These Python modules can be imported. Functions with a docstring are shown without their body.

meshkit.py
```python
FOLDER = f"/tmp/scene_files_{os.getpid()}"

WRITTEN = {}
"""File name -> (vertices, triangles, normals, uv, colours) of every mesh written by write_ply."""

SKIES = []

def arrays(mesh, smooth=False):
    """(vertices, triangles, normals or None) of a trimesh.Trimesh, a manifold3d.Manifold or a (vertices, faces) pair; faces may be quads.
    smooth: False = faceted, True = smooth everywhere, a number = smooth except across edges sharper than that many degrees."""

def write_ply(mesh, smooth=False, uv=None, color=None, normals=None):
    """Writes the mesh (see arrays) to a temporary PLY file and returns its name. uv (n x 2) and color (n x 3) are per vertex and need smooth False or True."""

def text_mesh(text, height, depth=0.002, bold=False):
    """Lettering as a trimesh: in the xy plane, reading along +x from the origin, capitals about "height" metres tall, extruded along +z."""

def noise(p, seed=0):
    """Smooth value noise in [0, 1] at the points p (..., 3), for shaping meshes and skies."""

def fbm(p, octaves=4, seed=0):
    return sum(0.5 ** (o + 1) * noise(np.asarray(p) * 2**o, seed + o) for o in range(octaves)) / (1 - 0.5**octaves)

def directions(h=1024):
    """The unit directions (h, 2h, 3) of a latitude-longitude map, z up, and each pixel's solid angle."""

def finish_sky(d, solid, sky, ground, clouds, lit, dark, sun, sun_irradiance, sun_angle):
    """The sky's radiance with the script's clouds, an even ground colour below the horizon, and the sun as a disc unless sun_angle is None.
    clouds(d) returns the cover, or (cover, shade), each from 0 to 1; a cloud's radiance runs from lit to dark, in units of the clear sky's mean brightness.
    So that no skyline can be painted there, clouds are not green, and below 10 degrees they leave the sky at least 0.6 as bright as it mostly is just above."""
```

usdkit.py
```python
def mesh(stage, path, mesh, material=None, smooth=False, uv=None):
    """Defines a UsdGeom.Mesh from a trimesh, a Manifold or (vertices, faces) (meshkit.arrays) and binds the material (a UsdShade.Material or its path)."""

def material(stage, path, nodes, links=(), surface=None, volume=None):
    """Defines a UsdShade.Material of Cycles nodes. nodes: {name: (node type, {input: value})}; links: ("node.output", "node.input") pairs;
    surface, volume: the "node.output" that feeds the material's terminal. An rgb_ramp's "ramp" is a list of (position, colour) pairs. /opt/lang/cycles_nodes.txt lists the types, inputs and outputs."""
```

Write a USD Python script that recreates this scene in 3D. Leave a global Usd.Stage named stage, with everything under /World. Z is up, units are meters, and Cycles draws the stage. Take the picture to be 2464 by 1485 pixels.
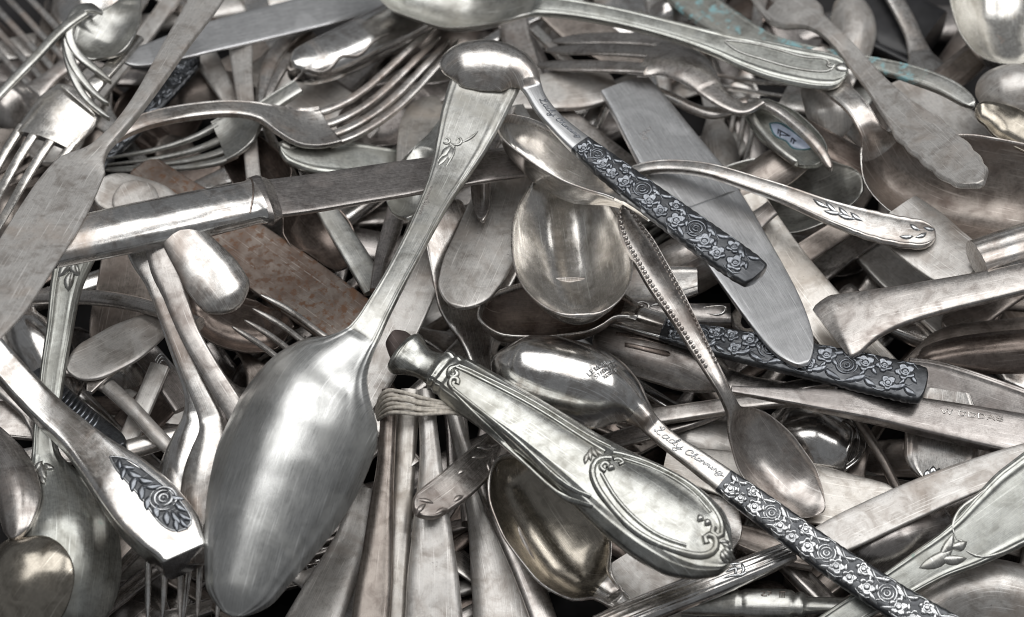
import math
import numpy as np
from scipy.interpolate import CubicSpline, PchipInterpolator
from scipy.optimize import linprog
from pxr import Usd, UsdGeom, UsdLux, UsdShade, Gf, Sdf, Vt
import usdkit, meshkit

rng = np.random.default_rng(7)
stage = Usd.Stage.CreateInMemory()
UsdGeom.SetStageUpAxis(stage, 'Z')
UsdGeom.SetStageMetersPerUnit(stage, 1.0)
UsdGeom.Xform.Define(stage, '/World')
UsdGeom.Scope.Define(stage, '/World/Looks')

# ---------------------------------------------------------------- camera, light
TILT, DIST, WIDTH = math.radians(36), 0.66, 0.30          # off straight down; metres to the aim; metres across the picture
AIM = np.array([0, 0, 0.035])
FWD = np.array([0, math.sin(TILT), -math.cos(TILT)])
UPV = np.array([0, math.cos(TILT), math.sin(TILT)])
RIGHT = np.array([1.0, 0, 0])
EYE = AIM - FWD * DIST
TANH = WIDTH / 2 / DIST
cam = UsdGeom.Camera.Define(stage, '/World/camera')
m = Gf.Matrix4d(1)
m.SetRow(0, Gf.Vec4d(*RIGHT, 0)); m.SetRow(1, Gf.Vec4d(*UPV, 0)); m.SetRow(2, Gf.Vec4d(*(-FWD), 0)); m.SetRow(3, Gf.Vec4d(*EYE, 1))
cam.AddTransformOp().Set(m)
cam.CreateHorizontalApertureAttr(36.0)
cam.CreateFocalLengthAttr(18.0 / TANH)
cam.CreateClippingRangeAttr(Gf.Vec2f(0.05, 50))
cam.CreateFStopAttr(13.0)
cam.CreateFocusDistanceAttr(0.635)
cam.CreateExposureAttr(0.10)

def background(name, color, strength):
    mt = usdkit.material(stage, '/World/Looks/' + name, {'b': ('background_shader', {'color': color, 'strength': strength})}, [], surface='b.background')
    d = UsdLux.DomeLight.Define(stage, '/World/' + name)
    UsdShade.MaterialBindingAPI.Apply(d.GetPrim()).Bind(mt)
    d.GetPrim().SetCustomDataByKey('kind', 'structure')
background('sky', (0.95, 0.97, 1.0), 0.15)

def rect_lamp(name, pos, target, w, h, inten, color):
    l = UsdLux.RectLight.Define(stage, '/World/' + name)
    pos, target = np.array(pos, float), np.array(target, float)
    z = pos - target; z /= np.linalg.norm(z)
    x = np.cross([0, 1, 0], z); x /= np.linalg.norm(x); y = np.cross(z, x)
    mm = Gf.Matrix4d(1)
    for i, r in enumerate((x, y, z)):
        mm.SetRow(i, Gf.Vec4d(*r, 0))
    mm.SetRow(3, Gf.Vec4d(*pos, 1))
    l.AddTransformOp().Set(mm)
    l.CreateWidthAttr(w); l.CreateHeightAttr(h); l.CreateIntensityAttr(inten); l.CreateColorAttr(Gf.Vec3f(*color))
rect_lamp('overhead_lamp', (-0.16, 0.20, 1.14), (0, 0, 0), 1.15, 1.15, 2.2, (1.0, 0.99, 0.975))
rect_lamp('window_lamp', (0.70, 0.20, 1.0), (0, 0, 0), 0.42, 0.95, 3.2, (1.0, 0.99, 0.975))

# ---------------------------------------------------------------- picture <-> place
def unproject(x, y, z):
    """Where the view ray through the picture point (2464 wide) meets height z."""
    x, y, z = np.broadcast_arrays(np.asarray(x, float), np.asarray(y, float), np.asarray(z, float))
    d = FWD + RIGHT * ((x - 1232) / 1232 * TANH)[..., None] + UPV * ((742.5 - y) / 1232 * TANH)[..., None]
    return EYE + d * ((z - EYE[2]) / d[..., 2])[..., None]

def project(p):
    q = np.asarray(p) - EYE
    w = q @ FWD
    return 1232 + (q @ RIGHT) / w / TANH * 1232, 742.5 - (q @ UPV) / w / TANH * 1232

# ---------------------------------------------------------------- materials
LOOKS = {}
def metal(name, base, tarnish, amount=0.5, rough=0.3, rvar=0.15, specks=0.3, brush=0.5, metallic=0.9, patch=55.0, spot=None, spot_at=0.66, spot_scale=150.0, pits=(0.05, 0.04, 0.035), bump=0.25, grain=0.5, stain=0.6, seed=0.0):
    n = {
        'geo': ('geometry', {}),
        'off': ('vector_math', {'math_type': 'add', 'vector2': (seed, seed * 0.7, seed * 0.3)}),
        'uv': ('uvmap', {'attribute': 'st'}),
        'na': ('noise_texture', {'scale': patch, 'detail': 5.0, 'roughness': 0.6, 'distortion': 0.6}),
        'ra': ('map_range', {'from_min': 0.66 - 0.26 * amount, 'from_max': 0.86 - 0.20 * amount, 'clamp': True}),
        'nb': ('noise_texture', {'scale': 900.0, 'detail': 5.0, 'roughness': 0.7}),
        'rb': ('map_range', {'from_min': 0.3, 'from_max': 0.7, 'to_min': 1 - 0.22 * grain, 'to_max': 1 + 0.12 * grain, 'clamp': True}),
        'nm': ('noise_texture', {'scale': 170.0, 'detail': 7.0, 'roughness': 0.68, 'distortion': 0.8}),
        'rm': ('map_range', {'from_min': 0.34, 'from_max': 0.54, 'to_min': stain, 'to_max': 0.0, 'clamp': True}),
        'c6': ('mix_color', {'b': tuple(v * 0.62 for v in tarnish)}),
        'nc': ('noise_texture', {'scale': 1100.0, 'detail': 3.0, 'roughness': 0.6}),
        'rc': ('map_range', {'from_min': 0.66, 'from_max': 0.74, 'to_min': 0.0, 'to_max': specks, 'clamp': True}),
        'ml': ('mapping', {'scale': (5200.0, 130.0, 1.0), 'rotation': (0, 0, 0.05)}),
        'nl': ('noise_texture', {'scale': 1.0, 'detail': 4.0, 'roughness': 0.65}),
        'ms': ('mapping', {'scale': (2300.0, 55.0, 1.0), 'rotation': (0, 0, 0.55)}),
        'nsx': ('noise_texture', {'scale': 1.0, 'detail': 2.0}),
        'rs': ('map_range', {'from_min': 0.62, 'from_max': 0.69, 'to_min': 0.0, 'to_max': 0.8, 'clamp': True}),
        'mt': ('mapping', {'scale': (2100.0, 70.0, 1.0), 'rotation': (0, 0, -0.8)}),
        'nt': ('noise_texture', {'scale': 1.0, 'detail': 2.0}),
        'rv': ('map_range', {'from_min': 0.66, 'from_max': 0.73, 'to_min': 0.0, 'to_max': 0.55, 'clamp': True}),
        'sx': ('math', {'math_type': 'maximum'}),
        'c1': ('mix_color', {'a': base, 'b': tarnish}),
        'c2': ('mix_color', {'blend_type': 'multiply', 'fac': 1.0}),
        'c3': ('mix_color', {'b': pits}),
        'c4': ('mix_color', {'b': tuple(min(1.0, v * 1.25 + 0.08) for v in base)}),
        'rr': ('map_range', {'from_min': 0.25, 'from_max': 0.75, 'to_min': max(0.04, rough - rvar * (0.3 + 0.7 * grain)), 'to_max': min(1.0, rough + rvar * (0.3 + 0.7 * grain)), 'clamp': True}),
        'rl': ('map_range', {'from_min': 0.3, 'from_max': 0.7, 'to_min': -0.10 * brush, 'to_max': 0.16 * brush, 'clamp': True}),
        'rt': ('math', {'math_type': 'add', 'use_clamp': True}),
        'ru': ('math', {'math_type': 'multiply_add', 'value2': 0.16, 'use_clamp': True}),
        'mm': ('map_range', {'from_min': 0.0, 'from_max': 1.0, 'to_min': metallic, 'to_max': metallic * 0.72, 'clamp': True}),
        'b1': ('bump', {'distance': 0.0012, 'strength': bump}),
        'nw': ('noise_texture', {'scale': 70.0, 'detail': 2.0}),
        'b2': ('bump', {'distance': 0.00012, 'strength': 0.25 * brush}),
        'b3': ('bump', {'distance': 0.00006, 'strength': 0.2 * grain}),
        'p': ('principled_bsdf', {}),
    }
    L = [('geo.position', 'off.vector1'), ('off.vector', 'na.vector'), ('na.fac', 'ra.value'), ('off.vector', 'nb.vector'), ('nb.fac', 'rb.value'),
         ('off.vector', 'nc.vector'), ('nc.fac', 'rc.value'), ('uv.UV', 'ml.vector'), ('ml.vector', 'nl.vector'), ('uv.UV', 'ms.vector'), ('ms.vector', 'nsx.vector'), ('nsx.fac', 'rs.value'),
         ('ra.result', 'c1.fac'), ('c1.result', 'c2.a'), ('rb.result', 'c2.b'), ('off.vector', 'nm.vector'), ('nm.fac', 'rm.value'), ('c2.result', 'c6.a'), ('rm.result', 'c6.fac'), ('c6.result', 'c3.a'), ('rc.result', 'c3.fac'), ('c3.result', 'c4.a'), ('uv.UV', 'mt.vector'), ('mt.vector', 'nt.vector'), ('nt.fac', 'rv.value'), ('rs.result', 'sx.value1'), ('rv.result', 'sx.value2'), ('sx.value', 'c4.fac'),
         ('nb.fac', 'rr.value'), ('nl.fac', 'rl.value'), ('rr.result', 'rt.value1'), ('rl.result', 'rt.value2'),
         ('ra.result', 'ru.value1'), ('rt.value', 'ru.value3'), ('ra.result', 'mm.value'),
         ('off.vector', 'nw.vector'), ('nw.fac', 'b1.height'), ('nl.fac', 'b2.height'), ('b1.normal', 'b2.normal'), ('nb.fac', 'b3.height'), ('b2.normal', 'b3.normal'),
         ('c4.result', 'p.base_color'), ('ru.value', 'p.roughness'), ('mm.result', 'p.metallic'), ('b3.normal', 'p.normal')]
    if spot is not None:
        n['nd'] = ('noise_texture', {'scale': spot_scale, 'detail': 6.0, 'roughness': 0.65})
        n['rd'] = ('map_range', {'from_min': spot_at - 0.09, 'from_max': spot_at, 'clamp': True})
        n['c5'] = ('mix_color', {'b': spot})
        n['m5'] = ('math', {'math_type': 'multiply_add', 'value2': -0.85, 'use_clamp': True})
        L = [x for x in L if x not in (('c4.result', 'p.base_color'), ('mm.result', 'p.metallic'))]
        L += [('off.vector', 'nd.vector'), ('nd.fac', 'rd.value'), ('c4.result', 'c5.a'), ('rd.result', 'c5.fac'), ('c5.result', 'p.base_color'),
              ('rd.result', 'm5.value1'), ('mm.result', 'm5.value3'), ('m5.value', 'p.metallic')]
    LOOKS[name] = usdkit.material(stage, '/World/Looks/' + name, n, L, surface='p.BSDF')

def plain(name, color, rough=0.6, metallic=0.0, scale=300.0, var=0.3, bump=0.2):
    n = {'geo': ('geometry', {}), 'n': ('noise_texture', {'scale': scale, 'detail': 5.0}),
         'r': ('map_range', {'from_min': 0.3, 'from_max': 0.7, 'to_min': 1 - var, 'to_max': 1 + var, 'clamp': True}),
         'c': ('mix_color', {'blend_type': 'multiply', 'fac': 1.0, 'a': color}), 'b': ('bump', {'distance': 0.0003, 'strength': bump}),
         'p': ('principled_bsdf', {'roughness': rough, 'metallic': metallic})}
    LOOKS[name] = usdkit.material(stage, '/World/Looks/' + name, n, [('geo.position', 'n.vector'), ('n.fac', 'r.value'), ('r.result', 'c.b'), ('c.result', 'p.base_color'), ('n.fac', 'b.height'), ('b.normal', 'p.normal')], surface='p.BSDF')

metal('polished_silver', (0.77, 0.76, 0.745), (0.42, 0.35, 0.30), 0.60, 0.17, 0.06, 0.30, 0.3, 0.98, bump=0.16)
metal('worn_silver', (0.70, 0.68, 0.655), (0.36, 0.285, 0.24), 0.65, 0.25, 0.09, 0.35, 0.5, 0.95, seed=1.3)
metal('pale_silver', (0.76, 0.735, 0.70), (0.52, 0.475, 0.42), 0.45, 0.16, 0.08, 0.35, 0.4, 0.92, seed=1.9)
metal('dull_silver', (0.62, 0.60, 0.575), (0.38, 0.32, 0.275), 0.6, 0.33, 0.10, 0.5, 0.7, 0.58, seed=2.1, grain=0.35)
metal('warm_silver', (0.56, 0.53, 0.505), (0.27, 0.22, 0.195), 0.60, 0.27, 0.10, 0.45, 0.4, 0.92, seed=3.7)
metal('brushed_silver', (0.61, 0.615, 0.605), (0.45, 0.455, 0.44), 0.55, 0.32, 0.06, 0.20, 0.8, 0.96, seed=4.4, bump=0.18, grain=0.15, stain=0.3)
metal('nickel', (0.55, 0.55, 0.525), (0.38, 0.365, 0.325), 0.6, 0.31, 0.08, 0.25, 0.5, 0.94, seed=5.2)
metal('nickel_verdigris', (0.52, 0.53, 0.50), (0.37, 0.365, 0.325), 0.55, 0.30, 0.08, 0.25, 0.5, 0.92, seed=6.6, spot=(0.10, 0.34, 0.27), spot_at=0.76)
metal('corroded_nickel', (0.42, 0.425, 0.395), (0.25, 0.24, 0.21), 0.6, 0.34, 0.1, 0.4, 0.4, 0.85, seed=7.1, spot=(0.24, 0.43, 0.46), spot_at=0.61, spot_scale=210.0)
metal('steel', (0.57, 0.575, 0.585), (0.48, 0.485, 0.495), 0.45, 0.28, 0.05, 0.12, 0.5, 0.85, seed=8.3, bump=0.08, patch=40, grain=0.12, stain=0.25)
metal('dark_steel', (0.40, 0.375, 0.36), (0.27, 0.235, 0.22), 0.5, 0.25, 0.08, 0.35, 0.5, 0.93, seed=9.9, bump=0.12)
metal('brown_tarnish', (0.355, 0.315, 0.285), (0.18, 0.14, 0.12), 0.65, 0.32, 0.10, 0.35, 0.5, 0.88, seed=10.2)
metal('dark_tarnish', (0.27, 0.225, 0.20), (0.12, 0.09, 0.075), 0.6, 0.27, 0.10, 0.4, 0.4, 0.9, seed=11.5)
metal('gold_wash', (0.42, 0.385, 0.33), (0.21, 0.185, 0.15), 0.60, 0.20, 0.08, 0.4, 0.3, 0.95, seed=12.5)
metal('rusty_steel', (0.25, 0.215, 0.19), (0.15, 0.095, 0.07), 0.8, 0.46, 0.10, 0.5, 0.3, 0.7, seed=13.5, spot=(0.14, 0.068, 0.034), spot_at=0.60, spot_scale=420.0)
metal('stained_silver', (0.66, 0.63, 0.59), (0.44, 0.38, 0.32), 0.6, 0.36, 0.1, 0.4, 0.3, 0.8, seed=14.5)
metal('spotted_silver', (0.66, 0.65, 0.62), (0.46, 0.43, 0.38), 0.5, 0.22, 0.08, 0.3, 0.3, 0.95, seed=18.5, spot=(0.30, 0.22, 0.13), spot_at=0.72, spot_scale=90.0)
metal('oxidised_silver', (0.115, 0.12, 0.128), (0.045, 0.047, 0.052), 0.6, 0.30, 0.10, 0.3, 0.2, 0.9, seed=15.5)
metal('relief_silver', (0.60, 0.61, 0.62), (0.34, 0.35, 0.37), 0.5, 0.22, 0.08, 0.2, 0.2, 0.95, seed=16.5)
metal('relief_dark', (0.25, 0.265, 0.29), (0.13, 0.14, 0.16), 0.5, 0.26, 0.08, 0.2, 0.2, 0.95, seed=17.5)
metal('cast_nickel', (0.50, 0.505, 0.48), (0.33, 0.32, 0.28), 0.6, 0.23, 0.07, 0.35, 0.4, 0.97, seed=20.5, bump=0.15, stain=0.7)
metal('rust_brown', (0.11, 0.085, 0.078), (0.06, 0.045, 0.042), 0.6, 0.5, 0.1, 0.4, 0.2, 0.5, seed=19.5)
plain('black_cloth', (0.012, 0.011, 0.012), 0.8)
plain('black_plastic', (0.02, 0.02, 0.022), 0.35)
plain('string_fibre', (0.55, 0.51, 0.45), 0.9, 0.0, 900.0, 0.35)
plain('blue_enamel', (0.38, 0.43, 0.54), 0.12, 0.0, 200.0, 0.35, 0.02)
plain('teal_enamel', (0.06, 0.15, 0.17), 0.15)
plain('dark_ink', (0.03, 0.035, 0.06), 0.4)
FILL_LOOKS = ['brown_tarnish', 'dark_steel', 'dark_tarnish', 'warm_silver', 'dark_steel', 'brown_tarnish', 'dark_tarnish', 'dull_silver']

# ---------------------------------------------------------------- prims
used = {}
def path_for(parent, name):
    k = (parent, name); used[k] = used.get(k, -1) + 1
    return f'{parent}/{name}' + (f'_{used[k]:03d}' if used[k] else '')

def put_mesh(path, v, f, nrm, look, uv=None):
    ms = UsdGeom.Mesh.Define(stage, path)
    v = np.asarray(v, np.float32); f = np.asarray(f, np.int32)
    ms.CreatePointsAttr(Vt.Vec3fArray.FromNumpy(v))
    ms.CreateFaceVertexCountsAttr(Vt.IntArray.FromNumpy(np.full(len(f), f.shape[1], np.int32)))
    ms.CreateFaceVertexIndicesAttr(Vt.IntArray.FromNumpy(np.ascontiguousarray(f).ravel()))
    ms.CreateSubdivisionSchemeAttr('none')
    if nrm is not None:
        ms.CreateNormalsAttr(Vt.Vec3fArray.FromNumpy(np.asarray(nrm, np.float32))); ms.SetNormalsInterpolation('vertex')
    if uv is None:
        uv = v[:, :2]
    UsdGeom.PrimvarsAPI(ms).CreatePrimvar('st', Sdf.ValueTypeNames.TexCoord2fArray, 'vertex').Set(Vt.Vec2fArray.FromNumpy(np.ascontiguousarray(uv, dtype=np.float32)))
    UsdShade.MaterialBindingAPI.Apply(ms.GetPrim()).Bind(LOOKS[look])
    return ms.GetPrim()

def smooth_normals(v, f):
    v = np.asarray(v, float); f = np.asarray(f)
    tri = f if f.shape[1] == 3 else np.vstack([f[:, [0, 1, 2]], f[:, [0, 2, 3]]])
    fn = np.cross(v[tri[:, 1]] - v[tri[:, 0]], v[tri[:, 2]] - v[tri[:, 0]])
    n = np.zeros_like(v)
    for k in range(3):
        np.add.at(n, tri[:, k], fn)
    l = np.linalg.norm(n, axis=1, keepdims=True)
    return np.where(l > 1e-20, n / np.maximum(l, 1e-30), [0, 0, 1.0])

def tag(prim, label=None, cat=None, group=None, kind=None):
    for k, x in (('label', label), ('category', cat), ('group', group), ('kind', kind)):
        if x:
            prim.SetCustomDataByKey(k, x)

# ---------------------------------------------------------------- lofted bars, bowls, blades
def stations(text):
    rows = [[float(q) for q in s.split(',')] for s in text.split()]
    return np.array([r + [0.0] * (4 - len(r)) for r in rows])

class Spine:
    """A centre line through stations x,y,width(,dz mm) in picture units, carried by the plane h(x,y)."""
    def __init__(s, text, roll=0.0, twist=None):
        s.st = stations(text) if isinstance(text, str) else np.asarray(text, float)
        d = np.r_[0, np.cumsum(np.hypot(*np.diff(s.st[:, :2], axis=0).T))]
        s.L, s.kn = d[-1], d / d[-1]
        mk = (lambda c: CubicSpline(s.kn, c, bc_type='natural')) if len(d) > 2 else (lambda c: PchipInterpolator(s.kn, c))
        s.fx, s.fy = mk(s.st[:, 0]), mk(s.st[:, 1])
        s.fw, s.fz = PchipInterpolator(s.kn, s.st[:, 2]), (CubicSpline(s.kn, s.st[:, 3], bc_type='natural') if len(d) > 2 else PchipInterpolator(s.kn, s.st[:, 3]))
        rl = np.broadcast_to(np.asarray(roll, float), len(d))
        s.fr = PchipInterpolator(s.kn, rl)
        s.plane = (0.0, 0.0, 0.0)
    def place(s, plane):
        s.plane = plane
        return s
    def h(s, x, y):
        a, b, c = s.plane
        return a + b * (x - 1232) / 1000 + c * (y - 742) / 1000
    def frame(s, t):
        t = np.atleast_1d(np.asarray(t, float))
        def P(tt):
            x, y = s.fx(tt), s.fy(tt)
            return unproject(x, y, s.h(x, y) + s.fz(tt) * 0.001)
        e = 0.004
        p = P(t)
        T = P(np.clip(t + e, 0, 1)) - P(np.clip(t - e, 0, 1))
        T /= np.linalg.norm(T, axis=1, keepdims=True)
        q = [unproject(X, Y, s.h(X, Y)) for X, Y in ((1232, 742), (1332, 742), (1232, 642))]
        up = np.cross(q[1] - q[0], q[2] - q[0]); up /= np.linalg.norm(up)
        N = up - T * (T @ up)[:, None]; N /= np.linalg.norm(N, axis=1, keepdims=True)
        B = np.cross(T, N)
        r = np.radians(s.fr(t))[:, None]
        N, B = N * np.cos(r) + B * np.sin(r), B * np.cos(r) - N * np.sin(r)
        x0, y0 = project(p); x1, y1 = project(p + B * 0.002)
        s_px = np.hypot(x1 - x0, y1 - y0) / 0.002
        hw = s.fw(t) / 2 / np.maximum(s_px, 2500.0)
        return p, T, N, B, hw
    def prep(s, n=300):
        s.tt = np.linspace(0, 1, n)
        s.P, s.T, s.N, s.B, s.HW = s.frame(s.tt)
        s.len = np.r_[0, np.cumsum(np.linalg.norm(np.diff(s.P, axis=0), axis=1))]
        s.px, s.py = project(s.P)
        return s
    def inv(s, x, y):
        """(arc length, lateral metres) of a picture point on this piece."""
        dx, dy = x - s.px, y - s.py
        gx, gy = np.gradient(s.px), np.gradient(s.py)
        bx, by = project(s.P + s.B * 0.001)
        bx, by = bx - s.px, by - s.py
        det = gx * by - gy * bx
        a = (dx * by - dy * bx) / det
        i = int(np.argmin(np.abs(a) + 1e-3 * np.hypot(dx, dy)))
        lat = (gx[i] * dy[i] - gy[i] * dx[i]) / det[i] * 0.001
        return s.len[i] + a[i] * np.gradient(s.len)[i], lat
    def t_of(s, arc):
        return np.interp(arc, s.len, s.tt)

def spread(n, s0, s1, both):
    x = np.linspace(0, 1, n)
    c = 0.5 - 0.5 * np.cos(np.pi * x)
    return s0 + (s1 - s0) * (0.35 * x + 0.65 * c if both else x)

class Loft:
    def __init__(s, spine, t=2.0, n=3.0, D=0.0, bowl=None, r0=None, r1=None, uc=0.0, wf=1.0, s0=0.0, s1=1.0, ridges=(), K=36, ns=70, scallop=None, flat=None, zoff=0.0, tip_t=1.0, dexp=1.5, sq=0.0):
        if D < 0 and not ridges:
            ridges, K = [(.95, .5, .04)], max(K, 64)
        s.__dict__.update(locals()); s.sp = spine
        s.tv = np.atleast_1d(np.asarray(t, float))
        s.ft = (lambda q: np.full(len(q), s.tv[0])) if len(s.tv) == 1 else PchipInterpolator(spine.kn, s.tv)
    def width(s, q):
        sp = s.sp
        f = np.ones(len(q))
        L = sp.L
        for r, dist in ((s.r0, (q - s.s0) * L), (s.r1, (s.s1 - q) * L)):
            if r:
                z = np.clip((r - dist) / r, 0, 1)
                f = np.minimum(f, np.sqrt(np.maximum(0, 1 - z ** 2)))
        if s.scallop:
            per, amp, a0, a1 = s.scallop
            f = f * (1 + amp * np.abs(np.sin(np.pi * q * L / per)) * ((q >= a0) & (q <= a1)))
        return np.maximum(f, 0.02)
    def top(s, q, u):
        """height (m) of the upper face over the frame at arc fraction q, lateral fraction u"""
        q, u = np.broadcast_arrays(np.atleast_1d(np.asarray(q, float)), np.asarray(u, float))
        th = s.thick(q.ravel()).reshape(q.shape)
        v = np.maximum(0, 1 - np.abs(np.clip(u, -1, 1)) ** s.n) ** (1 / s.n)
        return th / 2 * v + s.dish(q.ravel()).reshape(q.shape) * np.maximum(0, 1 - u ** 2) + s.zoff * 0.001
    def thick(s, q):
        th = s.ft(q) * 0.001
        if s.tip_t < 1:
            th = th * (s.tip_t + (1 - s.tip_t) * np.clip((s.s1 - q) / max(1e-6, s.s1 - s.s0) * 1.3, 0, 1))
        return th
    def dish(s, q):
        if not s.D:
            return np.zeros(len(q))
        b0, b1 = s.bowl if s.bowl else (0.0, 1.0)
        qq = np.linspace(b0, b1, 200)
        w = s.sp.fw(qq) * s.width(qq); wm = w.max(); wn = min(w[0], w[-1]) if not s.bowl else min(w[0], 0.6 * wm)
        z = np.clip((s.sp.fw(q) * s.width(q) - wn * 0.6) / (wm - wn * 0.6), 0, 1) ** s.dexp
        return np.where((q >= b0) & (q <= b1), z, 0) * s.D * 0.001
    def grid(s, ns=None, K=None):
        ns, K = ns or s.ns, K or s.K
        q = spread(ns, s.s0, s.s1, bool(s.r0 or s.r1))
        P, T, N, B, hw = s.sp.frame(q)
        f = s.width(q)
        th = np.arange(K) / K * 2 * np.pi
        cu, cv = np.cos(th), np.sin(th)
        e = 2.0 / s.n
        u = np.sign(cu) * np.abs(cu) ** max(0.55, min(e, 1.0)) if s.n > 2 else cu
        v = np.sign(cv) * np.maximum(0, 1 - np.abs(u) ** s.n) ** (1 / s.n)
        tk = s.thick(q)
        up = (cv > 0.02)
        rid = np.zeros_like(u)
        for (u0, amp, sg) in s.ridges:
            rid += amp * 0.001 * (np.exp(-((u - u0) / sg) ** 2) + np.exp(-((u + u0) / sg) ** 2)) * up
        ff = f[:, None] * s.wf
        lat = (u[None] * ff + s.uc) * hw[:, None]
        z = v[None] * (tk * np.minimum(1, f * 2.5))[:, None] / 2 + rid[None] * np.minimum(1, f)[:, None] + s.dish(q)[:, None] * np.maximum(0, 1 - u ** 2)[None] + s.zoff * 0.001
        G = P[:, None] + B[:, None] * lat[..., None] + N[:, None] * z[..., None]
        arc = np.r_[0, np.cumsum(np.linalg.norm(np.diff(P, axis=0), axis=1))]
        uv = np.stack([lat, np.broadcast_to(arc[:, None], lat.shape)], -1)
        return q, G, uv
    def meshes(s, cuts=(), caps=(True, True)):
        """one (v, f, n, uv) per stretch between cuts (arc fractions)"""
        q, G, uv = s.grid()
        ns, K = G.shape[:2]
        ds = np.gradient(G, axis=0)
        dt = np.roll(G, -1, axis=1) - np.roll(G, 1, axis=1)
        n = np.cross(dt, ds); l = np.linalg.norm(n, axis=2, keepdims=True)
        n = np.where(l > 1e-14, n / np.maximum(l, 1e-30), 0)
        c = G.mean(1, keepdims=True)
        if (n * (G - c)).sum() < 0:
            n = -n
        rows = [0] + [int(np.argmin(np.abs(q - x))) for x in cuts] + [ns - 1]
        out = []
        for a, b in zip(rows[:-1], rows[1:]):
            g, gn, gu = G[a:b + 1], n[a:b + 1], uv[a:b + 1]
            k = b - a + 1
            i, j = np.meshgrid(np.arange(k - 1), np.arange(K), indexing='ij')
            j2 = (j + 1) % K
            f = np.stack([i * K + j, i * K + j2, (i + 1) * K + j2, (i + 1) * K + j], -1).reshape(-1, 4)
            f = np.vstack([f[:, [0, 2, 1]], f[:, [0, 3, 2]]])
            V, Nn, U = [g.reshape(-1, 3)], [gn.reshape(-1, 3)], [gu.reshape(-1, 2)]
            base = k * K
            for end, row, sgn in ((0, 0, -1), (1, k - 1, 1)):
                if not ((a == 0 and end == 0 and caps[0]) or (b == ns - 1 and end == 1 and caps[1])):
                    continue
                ring = g[row]; cc = ring.mean(0)
                tan = g[min(row + 1, k - 1)].mean(0) - g[max(row - 1, 0)].mean(0); tan = tan / np.linalg.norm(tan) * sgn
                V.append(np.vstack([ring, cc])); Nn.append(np.tile(tan, (K + 1, 1))); U.append(np.vstack([gu[row], gu[row].mean(0)]))
                jj = np.arange(K); tri = np.stack([base + jj, base + (jj + 1) % K, np.full(K, base + K)], 1)
                f = np.vstack([f, tri[:, ::-1] if end else tri])
                base += K + 1
            out.append((np.vstack(V), f, np.vstack(Nn), np.vstack(U)))
        return out

# ---------------------------------------------------------------- raised ornament laid on a loft
class Skin:
    """Maps (arc metres, lateral metres, height metres) on to the upper face of a loft."""
    def __init__(s, loft):
        s.lf, s.sp = loft, loft.sp.prep()
    def __call__(s, pts):
        pts = np.asarray(pts, float)
        t = s.sp.t_of(pts[:, 0])
        P, T, N, B, hw = s.sp.frame(t)
        w = hw * s.lf.width(t) * s.lf.wf
        u = np.clip((pts[:, 1] - s.lf.uc * hw) / np.maximum(w, 1e-6), -0.999, 0.999)
        z = s.lf.top(t, u) + pts[:, 2]
        extra = (pts[:, 0] - np.clip(pts[:, 0], 0, s.sp.len[-1]))[:, None]
        return P + B * pts[:, 1:2] + N * z[:, None] + T * extra
    def inv(s, x, y):
        return s.sp.inv(x, y)
    def inv_many(s, pts):
        return np.array([s.sp.inv(x, y) for x, y in pts])

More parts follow.
